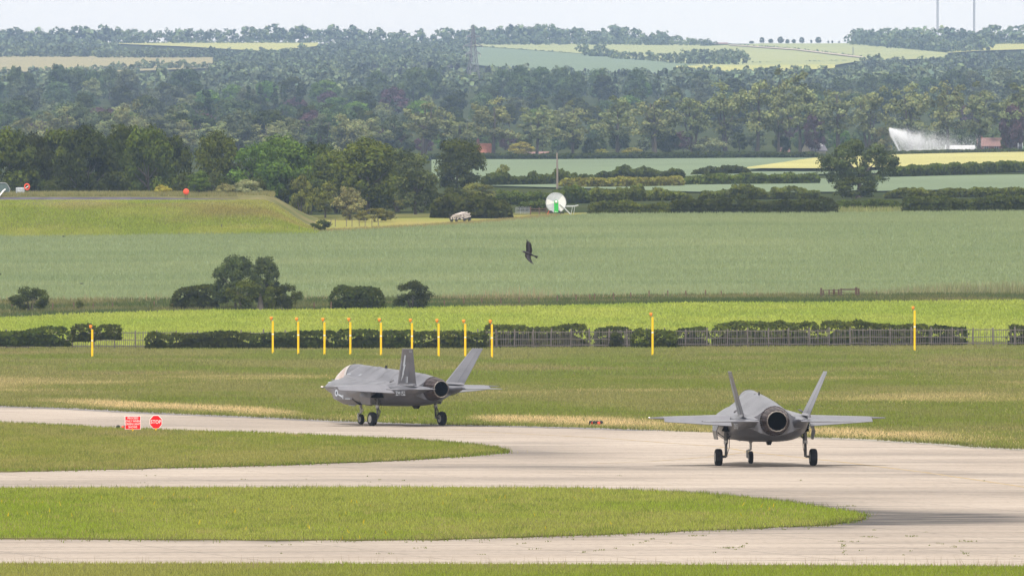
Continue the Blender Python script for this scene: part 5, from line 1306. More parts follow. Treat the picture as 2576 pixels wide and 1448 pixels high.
    # roundels on the intake sides and serial on the rear fuselage
    for sg in (-1, 1):
        c = None
        for r0, r1, mm in ((.10, .19, 'jet_mark'), (0, .075, 'jet_mark_dark')):
            m = MB(); n = 24; o = Vector((sg * .012, 0, 0)); q = []
            for rr_ in (r0, r1): q += [Lc(sg * 1.77, 4.92, 1.76) + Vector((sg * .015, math.cos(2 * math.pi * k / n) * rr_, math.sin(2 * math.pi * k / n) * rr_)) for k in range(n)]
            m.add(q, [(k, (k + 1) % n, n + (k + 1) % n, n + k) for k in range(n)]); c = m.build('roundel' if c is None else 'roundel_centre', mm, root if c is None else c)
        m = MB(); o = sg * 1.795
        m.add([Lc(o, 5.18, 1.72), Lc(o, 5.65, 1.62), Lc(o, 5.65, 1.52), Lc(o, 5.18, 1.64)], [(0, 1, 2, 3)]); m.add([Lc(o, 5.70, 1.66), Lc(o, 5.80, 1.66), Lc(o, 5.78, 1.42), Lc(o, 5.70, 1.46)], [(0, 1, 2, 3)])
        for k in range(5): m.add([Lc(o + .02 * sg, 6.1 + k * .12, 1.42), Lc(o + .02 * sg, 6.16 + k * .12, 1.42), Lc(o + .02 * sg, 6.16 + k * .12, 1.48), Lc(o + .02 * sg, 6.1 + k * .12, 1.48)], [(0, 1, 2, 3)])
        m.build('stencil_marking', 'jet_mark', root)
        tm = text_mesh('ZM152', .34)
        for v in tm.vertices:
            s = 12.55 - v.co.x * 1.15 * sg * -1 if sg < 0 else 12.55 - v.co.x * 1.15; z = 1.80 + v.co.y
            if sg < 0: s = 12.55 + v.co.x * 1.15
            v.co = Lc(sg * (1.66 if s < 12.6 else 1.64) * 1.0 - sg * max(0, (1.95 - z)) * .12 + sg * .02, s, z)
        link('serial_marking', tm, 'jet_mark', root)
    return root
jp = at((1073.5 / 1.04854), 682.6); make_jet((jp[0], jp[1], 0.006), R(27.3), 'grey fighter jet taxiing leftwards on the far taxiway, its left side and tail showing')
jp = at((2019.5 / 1.04854), 557.0); make_jet((jp[0], jp[1], 0.006), R(5.8), 'nearer grey fighter jet at right seen from straight behind, round exhaust facing the camera')
# ------------------------------------------------------------------ approach light masts
def make_mast(x, base, top, label):
    p = G(x, base); h = zof(top, p[1]); o = empty('approach_mast', p, random.uniform(-.1, .1), label, 'light mast', 'yellow approach light masts')
    hp = h - .36
    m = MB(); m.bar((0, 0, 0), (0, 0, hp * .58), .098, .098, 10); m.bar((0, 0, hp * .612), (0, 0, hp), .098, .098, 10); m.build('post', 'mast_yellow', o)
    m = MB(); m.bar((0, 0, hp * .58), (0, 0, hp * .612), .1, .1, 10); m.build('white_band', 'sign_white', o)
    m = MB(); m.bar((0, 0, hp - .02), (-.1, .02, hp + .1), .025); m.bar((-.1, .02, hp + .05), (-.14, .02, hp + .16), .03); m.build('bracket', 'grey_metal', o)
    m = MB(); m.lathe([(0, .05), (.04, .085), (.16, .135), (.30, .145), (.31, .12)], (-.16, .02, hp + .07), (.05, .1, 1), 14, cap=True); m.build('lamp_head', 'lamp_orange', o)
    m = MB(); m.lathe([(0, .11), (.02, .10), (.03, .001)], (-.05, .10, hp + .27), (.8, .6, .1), 12); m.build('lens', 'grey_metal', o)
    m = MB(); m.tube([(-.12, .02, hp + .05), (-.22, .02, hp - .08), (-.2, .02, hp - .22), (-.1, .02, hp - .25)], .013, 5); m.build('cable', 'black_metal', o)
masts = [(232, 898, 818, 'lone yellow approach mast at the far left'), (2300, 882, 771, 'rightmost yellow approach mast, alone before the plain fence'), (1641, 893, 787, 'lone yellow approach mast between the row and the rightmost one')]
for i, (x, b, t) in enumerate([(686, 889, 797), (750, 891, 799), (816, 892, 800), (881, 893, 800), (958, 894, 801), (1036, 894, 802), (1103, 897, 803), (1170, 898, 804), (1237, 899, 805)]):
    masts.append((x, b, t, f'yellow approach mast, {ORD[i]} from the left in the close row of nine'))
for a in masts: make_mast(*a)

# ------------------------------------------------------------------ paling fence
def fence():
    P = np.array([G(*p) for p in fence_pts]); d = np.r_[0, np.cumsum(np.hypot(*np.diff(P[:, :2], axis=0).T))]; Ln = d[-1]
    F3 = lambda t: (float(np.interp(t, d, P[:, 0])), float(np.interp(t, d, P[:, 1])), float(np.interp(t, d, P[:, 2])))
    o = empty('paling_fence', (0, 1215, 0), 0, 'long weathered grey wooden paling fence in front of the hedge', 'fence')
    off = Vector((0, -1215, 0)); r = random.Random(4)
    t = 1.0
    posts = []
    while t < Ln: posts.append(t); t += 2.08 * r.uniform(.95, 1.05)
    pm = MB().box((0, 0, .9), (.13, .12, 1.8)).mesh('post')
    pm.materials.append(MATS['fence_wood'])
    for t in posts:
        c = bpy.data.objects.new('post', pm); COL.objects.link(c); c.parent = o; c.location = Vector(F3(t)) + off; c.rotation_euler = (r.uniform(-.03, .03), r.uniform(-.03, .03), 0); c.scale.z = r.uniform(.97, 1.06)
    for a, b in zip(posts[:-1], posts[1:]):
        for hgt in (.25, .85, 1.55):
            A, B = Vector(F3(a)) + off, Vector(F3(b)) + off; dz0, dz1 = r.uniform(-.05, .05), r.uniform(-.05, .05)
            m = MB(); m.bar(A + Vector((0, -.075, hgt + dz0)), B + Vector((0, -.075, hgt + dz1)), .038, .038, 4, smooth=False); m.build('rail', 'fence_wood', o)
    km = MB().add([(-.023, -.012, .06), (.023, -.012, .06), (.023, -.012, 1.62), (0, -.012, 1.72), (-.023, -.012, 1.62), (-.023, .012, .06), (.023, .012, .06), (.023, .012, 1.62), (0, .012, 1.72), (-.023, .012, 1.62)],
                  [(0, 1, 2, 3, 4), (9, 8, 7, 6, 5), (0, 5, 6, 1), (1, 6, 7, 2), (2, 7, 8, 3), (3, 8, 9, 4), (4, 9, 5, 0)]).mesh('picket')
    km.materials.append(MATS['fence_wood'])
    vis = [(172, 240), (270, 370), (428, 490), (800, 850), (1215, 1590), (1690, 2620)]
    n = 0; rest = MB(); t = .3
    while t < Ln:
        X, Y, Z = F3(t); xv = CX + X * F / Y; loc = Vector((X, Y - .13, Z)) + off; rot = (r.uniform(-.03, .03), r.uniform(-.06, .06), 0); sc = r.uniform(.94, 1.05)
        if r.random() > .06:
            if n < 298 and any(a < xv < b for a, b in vis):
                c = bpy.data.objects.new('picket', km); COL.objects.link(c); c.parent = o; c.location = loc; c.rotation_euler = rot; c.scale.z = sc; n += 1
            else:
                M = Matrix.Translation(loc) @ Matrix.Rotation(rot[1], 4, 'Y')
                rest.add([M @ Vector((v.co.x, v.co.y, v.co.z * sc)) for v in km.vertices], [tuple(p.vertices) for p in km.polygons])
        t += .20 * r.uniform(.85, 1.2)
    tag(rest.build('pickets', 'fence_wood', o), kind='stuff')
fence()

# ------------------------------------------------------------------ red signs and edge lights
def sign(x, base, top, wpx, bottom, octagon, lines, label):
    p = G(x, base); s = S(p[1]); o = empty('taxiway_sign', p, 0.02, label, 'sign')
    zt_, zb = zof(top, p[1]), zof(bottom, p[1]); w = wpx / s; h = zt_ - zb; c = (zt_ + zb) / 2
    def plate(k, y0, y1, name, mm):
        if octagon:
            pts = [(w / 2 * k * math.cos(math.pi / 8 + math.pi / 4 * i) / math.cos(math.pi / 8), h / 2 * k * math.sin(math.pi / 8 + math.pi / 4 * i) / math.cos(math.pi / 8)) for i in range(8)]
        else:
            b = w / 2 * (1 - k); pts = [(-w / 2 + b, -h / 2 + b), (w / 2 - b, -h / 2 + b), (w / 2 - b, h / 2 - b), (-w / 2 + b, h / 2 - b)]
        n = len(pts); m = MB(); m.add([(q[0], y0, c + q[1]) for q in pts] + [(q[0], y1, c + q[1]) for q in pts], [tuple(range(n)), tuple(range(n, 2 * n))[::-1]] + [(i, i + n, (i + 1) % n + n, (i + 1) % n) for i in range(n)])
        return m.build(name, mm, o)
    plate(1.0, 0, .03, 'board', 'sign_white'); plate(.93 if octagon else .945, -.008, -.001, 'face', 'sign_red')
    for (txt, zz, size, sx) in lines:
        tm = text_mesh(txt, size, .0)
        for v in tm.vertices: v.co = Vector((v.co.x * sx, -.014, c + zz * h + v.co.y))
        link('lettering', tm, 'sign_white', o)
    m = MB(); m.bar((0, .02, 0), (0, .02, zb + .02), .05, n=10); m.build('leg', 'mast_yellow', o)
sign(334, 1086.5, 1045.5, 40, 1079.5, False, [('PROCEED', .34, .15, .88), ('ONLY WHEN', .12, .15, .88), ('GREEN LIGHT', -.10, .15, .86), ('SHOWS', -.32, .15, .88)], 'square red sign reading PROCEED ONLY WHEN GREEN LIGHT SHOWS on a yellow leg')
sign(392, 1085.5, 1043.5, 31, 1077.5, True, [('STOP', 0, .27, .86)], 'octagonal red STOP sign on a yellow leg beside the taxiway')
def edge_light(x, y, label, flip=1):
    p = G(x, y); o = empty('guard_light', p, 0, label, 'light')
    m = MB(); m.box((0, 0, .04), (.5, .22, .08)); m.build('base', 'black_metal', o)
    for sx in (-.19, .19):
        m = MB(); m.lathe([(0, .10), (.14, .11), (.18, .06), (.181, .001)], (sx * flip, 0, .06), (0, -.35, 1), 12); m.build('hood', 'black_metal', o)
    m = MB(); m.lathe([(0, .09), (.10, .085), (.14, .05), (.145, .001)], (.06 * flip, -.10, .05), (0, -.4, 1), 12); m.build('lens', 'lens_red', o)
edge_light(306, 1079.5, 'low black light unit with orange lens left of the square red sign')
edge_light(1503, 1068.5, 'low black and red light unit on the dry grass edge between the jets')
edge_light(1494, 1068.2, 'small black light unit touching the red one between the jets', -1)

# ------------------------------------------------------------------ wire fence posts, stump, rusty gate
wf = empty('wire_fence', at(1287, 1420), 0, 'row of short brown posts of a wire fence between the crops', 'fence')
wo_ = wf.location.copy()
for (x, b, h) in [(30, 778, 20), (132, 784, 22), (186, 779, 19), (235, 778, 16), (283, 775, 14), (387, 772, 15), (433, 775, 16), (790, 780, 20), (832, 780, 22), (1118, 772, 18), (1166, 770, 20), (1212, 768, 18), (1260, 771, 22), (1306, 767, 20), (1355, 763, 16), (1401, 763, 20), (1449, 762, 22), (1483, 759, 20),
                  (1495, 758, 20), (1543, 756, 20), (1586, 753, 18), (1633, 751, 20), (1680, 748, 18), (1725, 749, 18), (1774, 747, 18), (1814, 747, 16), (2205, 746, 14)]:
    p = Vector(G(x, b)); hh = h / S(p.y); m = MB(); q = p - wo_; m.bar(q + Vector((0, 0, -.05)), q + Vector((random.uniform(-.05, .05), 0, hh)), .085, .075, 6)
    m.build('post', 'post_brown', wf)
p = G(654, 781); m = MB(); m.tube([(0, 0, -.05), (.05, 0, .8), (-.05, .1, 2.0)], [.45, .32, .12], 9); o = m.build('tree_stump', 'bark_pale'); o.location = p; tag(o, 'bare brown broken trunk between the bushes of the group', 'stump')
p = G(2113, 749); gt = empty('rusty_gate', p, 0, 'rusty brown metal gate frames standing in the rough grass at right', 'gate'); k = 1 / S(p[1])
for (x, h, w) in ((-48, 25, .22), (-43, 20, .16), (-28, 21, .16), (-16, 22, .26), (-4, 22, .2), (2, 24, .18), (40, 27, .26), (46, 24, .22)):
    m = MB(); m.box((x * k, random.uniform(-.2, .2), h * k / 2), (w, .14, h * k)); m.build('upright', 'rust', gt)
for (z, a, b) in ((19, -43, 40), (13, -28, 10), (7, -28, 10), (22, 0, 44)):
    m = MB(); m.bar((a * k, .05, z * k), (b * k, .05, (z + 1) * k), .045); m.build('bar', 'rust', gt)

# ------------------------------------------------------------------ birds
def crow(loc, scale, rot, label, lift=(1.0, -.55), sweep=(0, 0)):
    o = empty('crow', loc, 0, label, 'bird', 'crows over the wheat'); o.rotation_euler = rot; o.scale = (scale,) * 3
    m = MB()      # body along +x = tail, -x = head
    rg = []
    for (x, z, r_) in ((-.235, .012, .012), (-.21, .015, .03), (-.17, .015, .036), (-.12, .005, .045), (-.04, 0, .06), (.05, 0, .055), (.12, -.01, .035), (.17, -.02, .024)):
        rg.append([(x, math.cos(a) * r_, z + math.sin(a) * r_ * .9) for a in np.linspace(0, 2 * math.pi, 11)[:-1]])
    m.loft(rg, True, True); m.build('body', 'crow_black', o)
    m = MB(); m.bar((-.23, 0, .012), (-.30, 0, .0), .014, .002, 6); m.build('beak', 'beak', o)
    m = MB()
    for k in range(5):
        a = (k - 2) * .09; m.add([(.14, math.sin(a) * .02 - .012, -.014), (.14, math.sin(a) * .02 + .012, -.014), (.33, math.sin(a) * .17 + .02, -.045), (.33, math.sin(a) * .17 - .02, -.045), (.24, math.sin(a) * .1, -.018)], [(0, 1, 4), (1, 2, 4), (2, 3, 4), (3, 0, 4), (0, 3, 2, 1)])
    m.build('tail', 'crow_black', o)
    for sg, up, sw in ((1, lift[0], sweep[0]), (-1, lift[1], sweep[1])):
        W_ = lambda sp, x: (x * (1 - .35 * abs(sw) * sp / .4) + sw * sp * sp / .4, math.cos(up) * sp * sg if sg > 0 else -math.cos(abs(up)) * sp, math.sin(up) * sp)
        m = MB(); pr = [(.03, -.12, .09), (.14, -.15, .10), (.24, -.16, .09), (.33, -.13, .09), (.38, -.10, .08)]
        top = []; bot = []
        for sp, a, b in pr: top.append([W_(sp, a), W_(sp, (a + b) / 2), W_(sp, b)])
        th = Vector((0, -math.sin(up) * sg, math.cos(up))) * .008
        rings = [[Vector(t[0]), Vector(t[1]) + th, Vector(t[2]), Vector(t[1]) - th] for t in top]
        m.loft(rings, True, True); wg = m.build('wing', 'crow_black', o)
        for k in range(5):
            a, l = -.08 + k * .035, .47 - abs(k - 1.3) * .022; m = MB(); A = Vector(W_(.37, a)); B = Vector(W_(l, a + .012 * (k - 1)))
            m.loft([[A + Vector((-.017, 0, 0)), A + th * .4, A + Vector((.017, 0, 0)), A - th * .4], [B + Vector((-.006, 0, 0)), B + th * .2, B + Vector((.006, 0, 0)), B - th * .2]], True, False); m.build('feather', 'crow_black', wg)
    return o
Yb = 520.0; crow(((1330 - CX) / F * Yb, Yb, zof(638, Yb)), 1.18, (R(66), R(20), R(-8)), 'large black crow gliding over the middle of the wheat, wings spread', (.25, .45), (-.42, .62))
Yb = 1250.0; crow(((206 - CX) / F * Yb, Yb, zof(713, Yb)), .9, (0, R(-4), R(20)), 'small distant crow low over the wheat at left, wings flat', (.15, .1))
Yb = 1350.0; crow(((1865 - CX) / F * Yb, Yb, zof(711, Yb)), .75, (0, 0, R(80)), 'tiny black bird low over the wheat at right', (.5, .5))
Yb = 1250.0; crow(((0 - CX) / F * Yb, Yb, zof(690, Yb)), .8, (0, R(-6), R(10)), 'half-seen crow cut by the left picture edge', (.3, .3))
Yb = 1600.0; crow(((160 - CX) / F * Yb, Yb, zof(595, Yb)), .8, (0, R(8), R(15)), 'small dark crow flying before the foot of the grassy bank', (.35, .2))

# ------------------------------------------------------------------ things on the reservoir bank
Yr = 1774.0
def rim_at(x, v=489): return ((x - CX) / F * Yr, Yr, zof(v, Yr))
k = 1 / S(Yr)
def buoy(x, v, ring, label):
    o = empty('lifebuoy_stand', rim_at(x, v) if ring else ((x - CX) / F * 1716, 1716, zof(500, 1716)), 0, label, 'lifebuoy', 'orange lifebuoys on the reservoir')
    if ring:
        m = MB(); R0, r0 = .40, .11; rings = []
        for i in range(20):
            a = 2 * math.pi * i / 20; rings.append([((R0 + r0 * math.cos(b)) * math.cos(a) * .85, r0 * math.sin(b), 1.25 + (R0 + r0 * math.cos(b)) * math.sin(a)) for b in np.linspace(0, 2 * math.pi, 9)[:-1]])
        m.loft(rings + [rings[0]], False, True); m.build('ring', 'buoy_orange', o)
        m = MB(); m.bar((-.2, -.05, 1.1), (.2, -.05, 1.35), .06); m.build('rope_bag', 'sign_white', o); m = MB(); m.bar((0, .1, 0), (0, .1, 1.3), .04); m.build('post', 'black_metal', o)
    else:
        m = MB(); m.lathe([(0, .001), (.05, .36), (.16, .42), (.26, .40), (.30, .3), (.31, .001)], (0, .15, .98), (0, -1, 0), 18); ob = m.build('housing', 'buoy_orange', o)
        for sx in (-.12, .14): m = MB(); m.bar((sx, 0, -.1), (sx, 0, .8), .035); m.build('leg', 'black_metal', o)
buoy(68, 492, True, 'orange ring lifebuoy on a post beside the white tank')
buoy(468, 500, False, 'orange round lifebuoy housing on two legs on the bank crest')
o = empty('water_tank', rim_at(51, 489), 0, 'white cube-shaped water tank beside the ring lifebuoy', 'tank')
m = MB(); w = .62; rg = []
for z, q in ((0, .94), (.06, 1), (.86, 1), (.95, .9), (.98, .3)): rg.append([(w * q * c, w * q * s_, z) for c, s_ in ((-1, -.8), (-.8, -1), (.8, -1), (1, -.8), (1, .8), (.8, 1), (-.8, 1), (-1, .8))])
m.loft(rg, True, False); m.build('container', 'tank_white', o)
for i in range(5):
    for zz in (.2, .5, .8):
        pass
for zz in (.15, .4, .65, .88): m = MB(); m.box((0, -w - .01, zz), (1.24, .03, .03)); m.build('cage_bar', 'grey_metal', o)
for xx in (-.6, -.36, -.12, .12, .36, .6): m = MB(); m.box((xx, -w - .035, .48), (.03, .02, .96)); m.build('cage_bar', 'grey_metal', o)
o = empty('irrigation_pump', rim_at(4, 490), 0, 'dark green pump housing with grey frame at the left picture edge', 'pump')
m = MB(); rg = []
for y_ in (-.5, .5): rg.append([(-1.6, y_, .35), (1.05, y_, .35), (1.2, y_, .75), (.75, y_, 1.5), (.5, y_, 1.65), (-1.6, y_, 1.65)])
m.loft(rg, True, False); m.build('housing', 'pump_green', o)
for a, b in (((-1.6, 1.68), (.55, 1.68)), ((.55, 1.68), (.82, 1.5)), ((.82, 1.5), (1.25, .78)), ((1.25, .78), (1.1, .33))): m = MB(); m.bar((a[0], -.53, a[1]), (b[0], -.53, b[1]), .06); m.build('frame_bar', 'grey_metal', o)
m = MB(); m.box((-.4, 0, .18), (2.2, .9, .34)); m.build('base', 'black_metal', o)
o = MB().tube([(.55, -.6, .75), (.35, -1.2, .6), (.0, -8, -.2), (-.25, -16, -1.4), (-.35, -30, -2.4)], .11, 8).build('suction_hose', 'sign_white'); o.location = rim_at(4, 490); tag(o, 'white hose running from the pump down into the reservoir', 'hose')
p = G(108, 591); o = empty('field_notice', (p[0], p[1], p[2]), 0, 'small white notice board with a leaning stake at the bank foot', 'sign')
m = MB(); m.box((.03, 0, .62), (.42, .03, .5)); m.build('board', 'sign_white', o); m = MB(); m.bar((-.3, 0, -.05), (-.42, 0, .95), .035); m.build('stake', 'fence_wood', o); m = MB(); m.bar((.03, .04, -.05), (.03, .04, .7), .03); m.build('post', 'fence_wood', o)
o = empty('bank_fence', G(520, 588), 0, 'thin grey stakes of a wire fence along the foot of the bank', 'fence'); ol = o.location.copy()
for x in (178, 243, 305, 367, 430, 498, 557, 601, 640, 683, 722, 752, 790):
    p = Vector(G(x, 588)) - ol; m = MB(); m.bar(p + Vector((0, 0, -.1)), p + Vector((.03, 0, 1.05 if x != 557 else 1.3)), .03 if x != 557 else .07, n=5); m.build('stake', 'fence_wood', o)
o = empty('track_fence', G(900, 566), 0, 'short run of pale fence stakes beside the field track', 'fence'); ol = o.location.copy()
for x in (815, 832, 843, 871, 885, 903, 918, 935, 951):
    p = Vector(G(x, 572)) - ol; m = MB(); m.bar(p + Vector((0, 0, -.1)), p + Vector((.02, 0, 1.2)), .05, n=5); m.build('stake', 'fence_wood', o)

# ------------------------------------------------------------------ pipe trailer
p = G(1158, 561); k = 1 / S(p[1]); tr = empty('farm_trailer', p, R(-18), 'dark flat farm trailer stacked with pale poles on the track', 'trailer')
m = MB(); m.box((0, 0, .58), (2.1, 3.4, .16)); m.build('bed', 'black_metal', tr)
m = MB(); m.box((0, -1.72, .62), (2.1, .08, .4)); m.build('tailboard', 'hose_black', tr)
for sx in (-.95, .95):
    for sy in (-1.1, 1.1):
        m = MB(); m.lathe([(-.1, .16), (-.11, .30), (-.06, .36), (.06, .36), (.11, .30), (.1, .16)], (sx, sy, .36), (1, 0, 0), 16, cap=True); m.build('wheel', 'tyre', tr)
for i, sx in enumerate((-1.02, -.55, .55, 1.02)): m = MB(); m.box((sx, -1.6, .95), (.05, .05, .6)); m.build('stanchion', 'rust', tr)
m = MB(); m.bar((0, 1.7, .5), (0, 2.9, .45), .06); m.build('drawbar', 'black_metal', tr)
rr = random.Random(8); nrow = [9, 8, 7, 4]
for row, n in enumerate(nrow):
    for i in range(n):
        sx = (i - (n - 1) / 2) * .235 + rr.uniform(-.04, .04) + (.12 if row == 3 else 0); y0 = rr.uniform(-.25, .1)
        m = MB(); m.bar((0, -1.75 + y0, 0), (0, 1.75 + y0, 0), .105, .10, 7); q = m.build('pole', 'pipe_pale')
        q.matrix_world = Matrix.Translation(p) @ Matrix.Rotation(R(-18), 4, 'Z') @ Matrix.Translation((sx, 0, .78 + row * .19)) @ Matrix.Rotation(rr.uniform(-.05, .05), 4, 'Z') @ Matrix.Rotation(.10, 4, 'X')
        tag(q, 'pale debarked pole in the stack on the farm trailer', 'pole', 'poles stacked on the farm trailer')

# ------------------------------------------------------------------ hose reels
def reel(p, Rr, rz, label, face='x'):
    o = empty('hose_reel', p, rz, label, 'irrigation reel'); zc = Rr + .38
    for sy in (-.62, .62):
        m = MB(); m.lathe([(-.05, Rr), (-.05, Rr + .05), (.05, Rr + .05), (.05, Rr)], (0, sy, zc), (0, 1, 0), 36); d = m.build('drum_side', 'reel_galv', o)
        for k in range(10):
            a0, a1 = 2 * math.pi * (k + .35) / 10, 2 * math.pi * (k + 1.35) / 10; m = MB()
            pt = lambda a, r_, y_: (math.cos(a) * r_, sy + y_, zc + math.sin(a) * r_); am = (a0 + a1) / 2
            out = [pt(a0, .2, 0), pt(a0, Rr, 0), pt(am, Rr, 0), pt(a1, Rr, 0), pt(a1, .2, 0)]; m.add(out + [(q[0], q[1] + .03, q[2]) for q in out], [(0, 1, 2, 3, 4), (9, 8, 7, 6, 5), (0, 5, 6, 1), (1, 6, 7, 2), (2, 7, 8, 3), (3, 8, 9, 4)])
            m.build('panel', 'reel_white' if k in (4, 9, 0, 8) else 'reel_galv', d)
    m = MB(); m.lathe([(-.6, Rr * .78), (.6, Rr * .78)], (0, 0, zc), (0, 1, 0), 24); m.build('hose_coil', 'hose_black', o)
    m = MB(); rg = []
    for y_ in (-.80, -.70): rg.append([(-.3, y_, .38), (.3, y_, .38), (.3, y_, zc + .1), (.22, y_, zc + .32), (0, y_, zc + .40), (-.22, y_, zc + .32), (-.3, y_, zc + .1)])
    m.loft(rg, True, False); a = m.build('support_arm', 'reel_green', o)
    m = MB(); m.lathe([(0, .2), (.05, .2), (.06, .001)], (0, -.8, zc + .12), (0, -1, 0), 16); m.build('hub_cap', 'reel_white', a)
    m = MB(); m.box((-.12, -.81, .5), (.1, .02, .14)); m.box((.08, -.81, .5), (.2, .02, .05)); m.build('badge', 'reel_white', a)
    m = MB(); m.box((0, 0, .30), (2.3, 1.5, .16)); m.build('chassis', 'black_metal', o)
    for sx in (-.8, .35):
        m = MB(); m.lathe([(-.12, .15), (-.13, .28), (-.07, .34), (.07, .34), (.13, .28), (.12, .15)], (sx, -.6, .33), (0, 1, 0), 16, cap=True); m.build('wheel', 'tyre', o)
    return o
p = G(1398, 541.5); rl = reel(p, 1.42, 0.05, 'large white and grey irrigation hose reel with green arm at the field edge')
m = MB(); m.bar((1.1, -.7, 1.1), (2.1, -.7, .1), .10, .08); m.bar((.5, -.72, 1.6), (1.4, -.72, .8), .06); m.build('drawbar', 'reel_galv', rl)
m = MB(); m.bar((-1.0, -.6, .6), (-1.3, -.6, 0), .08); m.build('stabiliser_leg', 'buoy_orange', rl)
m = MB(); m.bar((1.2, 0, 1.35), (3.2, 0, 1.35), .05); m.bar((1.2, 0, 1.2), (3.1, 0, 1.28), .04); m.build('gun_boom', 'reel_galv', rl)
for a in (2.2, 2.55): m = MB(); m.bar((a + .2, 0, 1.3), (a, 0, .05), .035); m.build('boom_leg', 'reel_galv', rl)
m = MB(); m.bar((2.8, -.1, 1.36), (3.25, -.1, 1.42), .08); m.build('spray_gun', 'reel_galv', rl)
m = MB(); m.bar((1.35, -.3, 1.0), (1.4, -.3, 2.6), .03); m.build('gauge_stick', 'fence_wood', rl)
p = at(2566, 3420); reel(p, 1.25, R(86), 'smaller hose reel seen edge-on at the right edge of the barley')
# field gate and rails beside the reel
p = G(1315, 541); o = empty('field_gate', p, 0, 'grey tubular metal field gate left of the hose reel', 'gate'); k = 1 / S(p[1])
for z in (.25, .45, .65, .85, 1.08): m = MB(); m.bar((-18 * k, 0, z), (16 * k, 0, z), .03); m.build('bar', 'grey_metal', o)
for x in (-18, -6, 5, 16): m = MB(); m.bar((x * k, 0, .15), (x * k, 0, 1.1), .03); m.build('upright', 'grey_metal', o)
p = G(1347, 541); o = empty('rail_fence', p, 0, 'short brown post-and-rail fence between gate and hose reel', 'fence')
for x in (-13, 9, 26): m = MB(); m.box((x * k, 0, .62), (.16, .14, 1.24 if x < 0 else 1.0)); m.build('post', 'post_brown', o)
for z in (.9, .55): m = MB(); m.box((6 * k, -.09, z), (40 * k, .05, .1)); m.build('rail', 'post_brown', o)
p = G(1401, 486); m = MB(); h = zof(385, p[1]) - p[2]; o = empty('telegraph_pole', p, 0, 'single wooden telegraph pole rising behind the hose reel', 'pole')
m.tube([(0, 0, -.2), (.05, 0, h * .5), (-.05, 0, h)], [.2, .17, .13], 8); m.build('shaft', 'pole_wood', o); m = MB(); m.box((0, 0, h - .3), (.35, .08, .08)); m.build('crossarm', 'pole_wood', o)

# ------------------------------------------------------------------ houses by the poplars
def house(x, base, wpx, wall_top, ridge, depth, wall_m, roof_m, label, gable=False, wins=(), chim=(), roofwins=(), Y=3445):
    p = at(x, Y); k = 1 / S(Y); w = wpx * k; zb = zof(base, Y); hw = zof(wall_top, Y) - zb; hr = zof(ridge, Y) - zb
    o = empty('house', (p[0], Y, zb), 0, label, 'house')
    m = MB(); m.box((0, depth / 2, hw / 2), (w, depth, hw))
    if gable: m.add([(-w / 2, 0, hw), (-w / 2, depth, hw), (-w / 2, depth / 2, hr)], [(0, 1, 2)]); m.add([(w / 2, 0, hw), (w / 2, depth, hw), (w / 2, depth / 2, hr)], [(0, 1, 2)])
    m.build('wall', wall_m, o); e = .35
    m = MB()
    for sgn, y0 in ((1, -e), (-1, depth + e)):
        a = [(-w / 2 - e, y0, hw - .15), (w / 2 + e, y0, hw - .15), (w / 2 + e, depth / 2, hr), (-w / 2 - e, depth / 2, hr)]
        m.add(a + [(q[0], q[1], q[2] + .18) for q in a], [(0, 1, 2, 3), (7, 6, 5, 4), (0, 4, 5, 1), (1, 5, 6, 2), (2, 6, 7, 3), (3, 7, 4, 0)])
    rf = m.build('roof', roof_m, o)
    for cx in chim: m = MB(); m.box((cx * k, depth / 2, hr + .5), (.8, .8, 1.6)); m.box((cx * k, depth / 2, hr + 1.4), (.35, .35, .4)); m.build('chimney', 'brick_red', rf)
    for (wx, wz, ww, wh) in wins:
        f = MB(); f.box((wx * k, -.04, wz * k), (ww * k, .12, wh * k)); fo = f.build('window', 'render_white', o); g = MB()
        for s_ in (-.24, .24): g.box(((wx + s_ * ww) * k, -.11, wz * k), (ww * k * .38, .04, wh * k * .76))
        g.build('pane', 'window_glass', fo)
    for (wx, t) in roofwins:
        y_ = -e + (depth / 2 + e) * t; z_ = hw - .15 + (hr - hw + .15) * t; f = MB(); f.loft([[(wx * k - .35, y_, z_ + .24), (wx * k + .35, y_, z_ + .24)], [(wx * k - .35, y_ + .9, z_ + .24 + .9 * (hr - hw) / (depth / 2 + e)), (wx * k + .35, y_ + .9, z_ + .24 + .9 * (hr - hw) / (depth / 2 + e))]], False, False, closed=False); f.build('skylight', 'render_white', rf)
    return o
house(1220, 398, 42, 386, 362, 6, 'brick_red', 'roof_orange', 'cottage with bright orange tiled roof behind a poplar trunk', gable=True, chim=(-18,))
house(1350, 398, 56, 392, 383, 6, 'brick_red', 'roof_red', 'long low red-roofed shed between poplar trunks')
house(1290, 400, 80, 396, 388, 5, 'brick_red', 'roof_red', 'low dull red roof right of the orange-roofed cottage', Y=3440)
# cottage with its cream gable to the left, roof turned a little
hc = house(2058, 386, 44, 379, 355, 5.5, 'render_cream', 'roof_slate', 'cream cottage with dark slate roof and two skylights', gable=True, roofwins=((2, .45), (16, .45))); hc.rotation_euler[2] = R(28)
house(1972, 386, 24, 383, 373, 5, 'brick_red', 'roof_red', 'small red-roofed house end left of the cream cottage', gable=True)
house(2502, 381, 82, 368, 348, 8, 'brick_red', 'roof_red', 'red brick bungalow with white windows at the right', wins=((-22, 8, 11, 10), (4, 8, 11, 10), (26, 8, 9, 9)), chim=(-34,), gable=True)
house(2415, 384, 70, 377, 367, 5, 'render_white', 'render_white', 'long low white greenhouse-like building behind the spray', Y=3442)
house(1815, 123, 30, 115, 108, 9, 'brick_red', 'roof_red', 'tiny red farm building on the skyline', Y=10470)

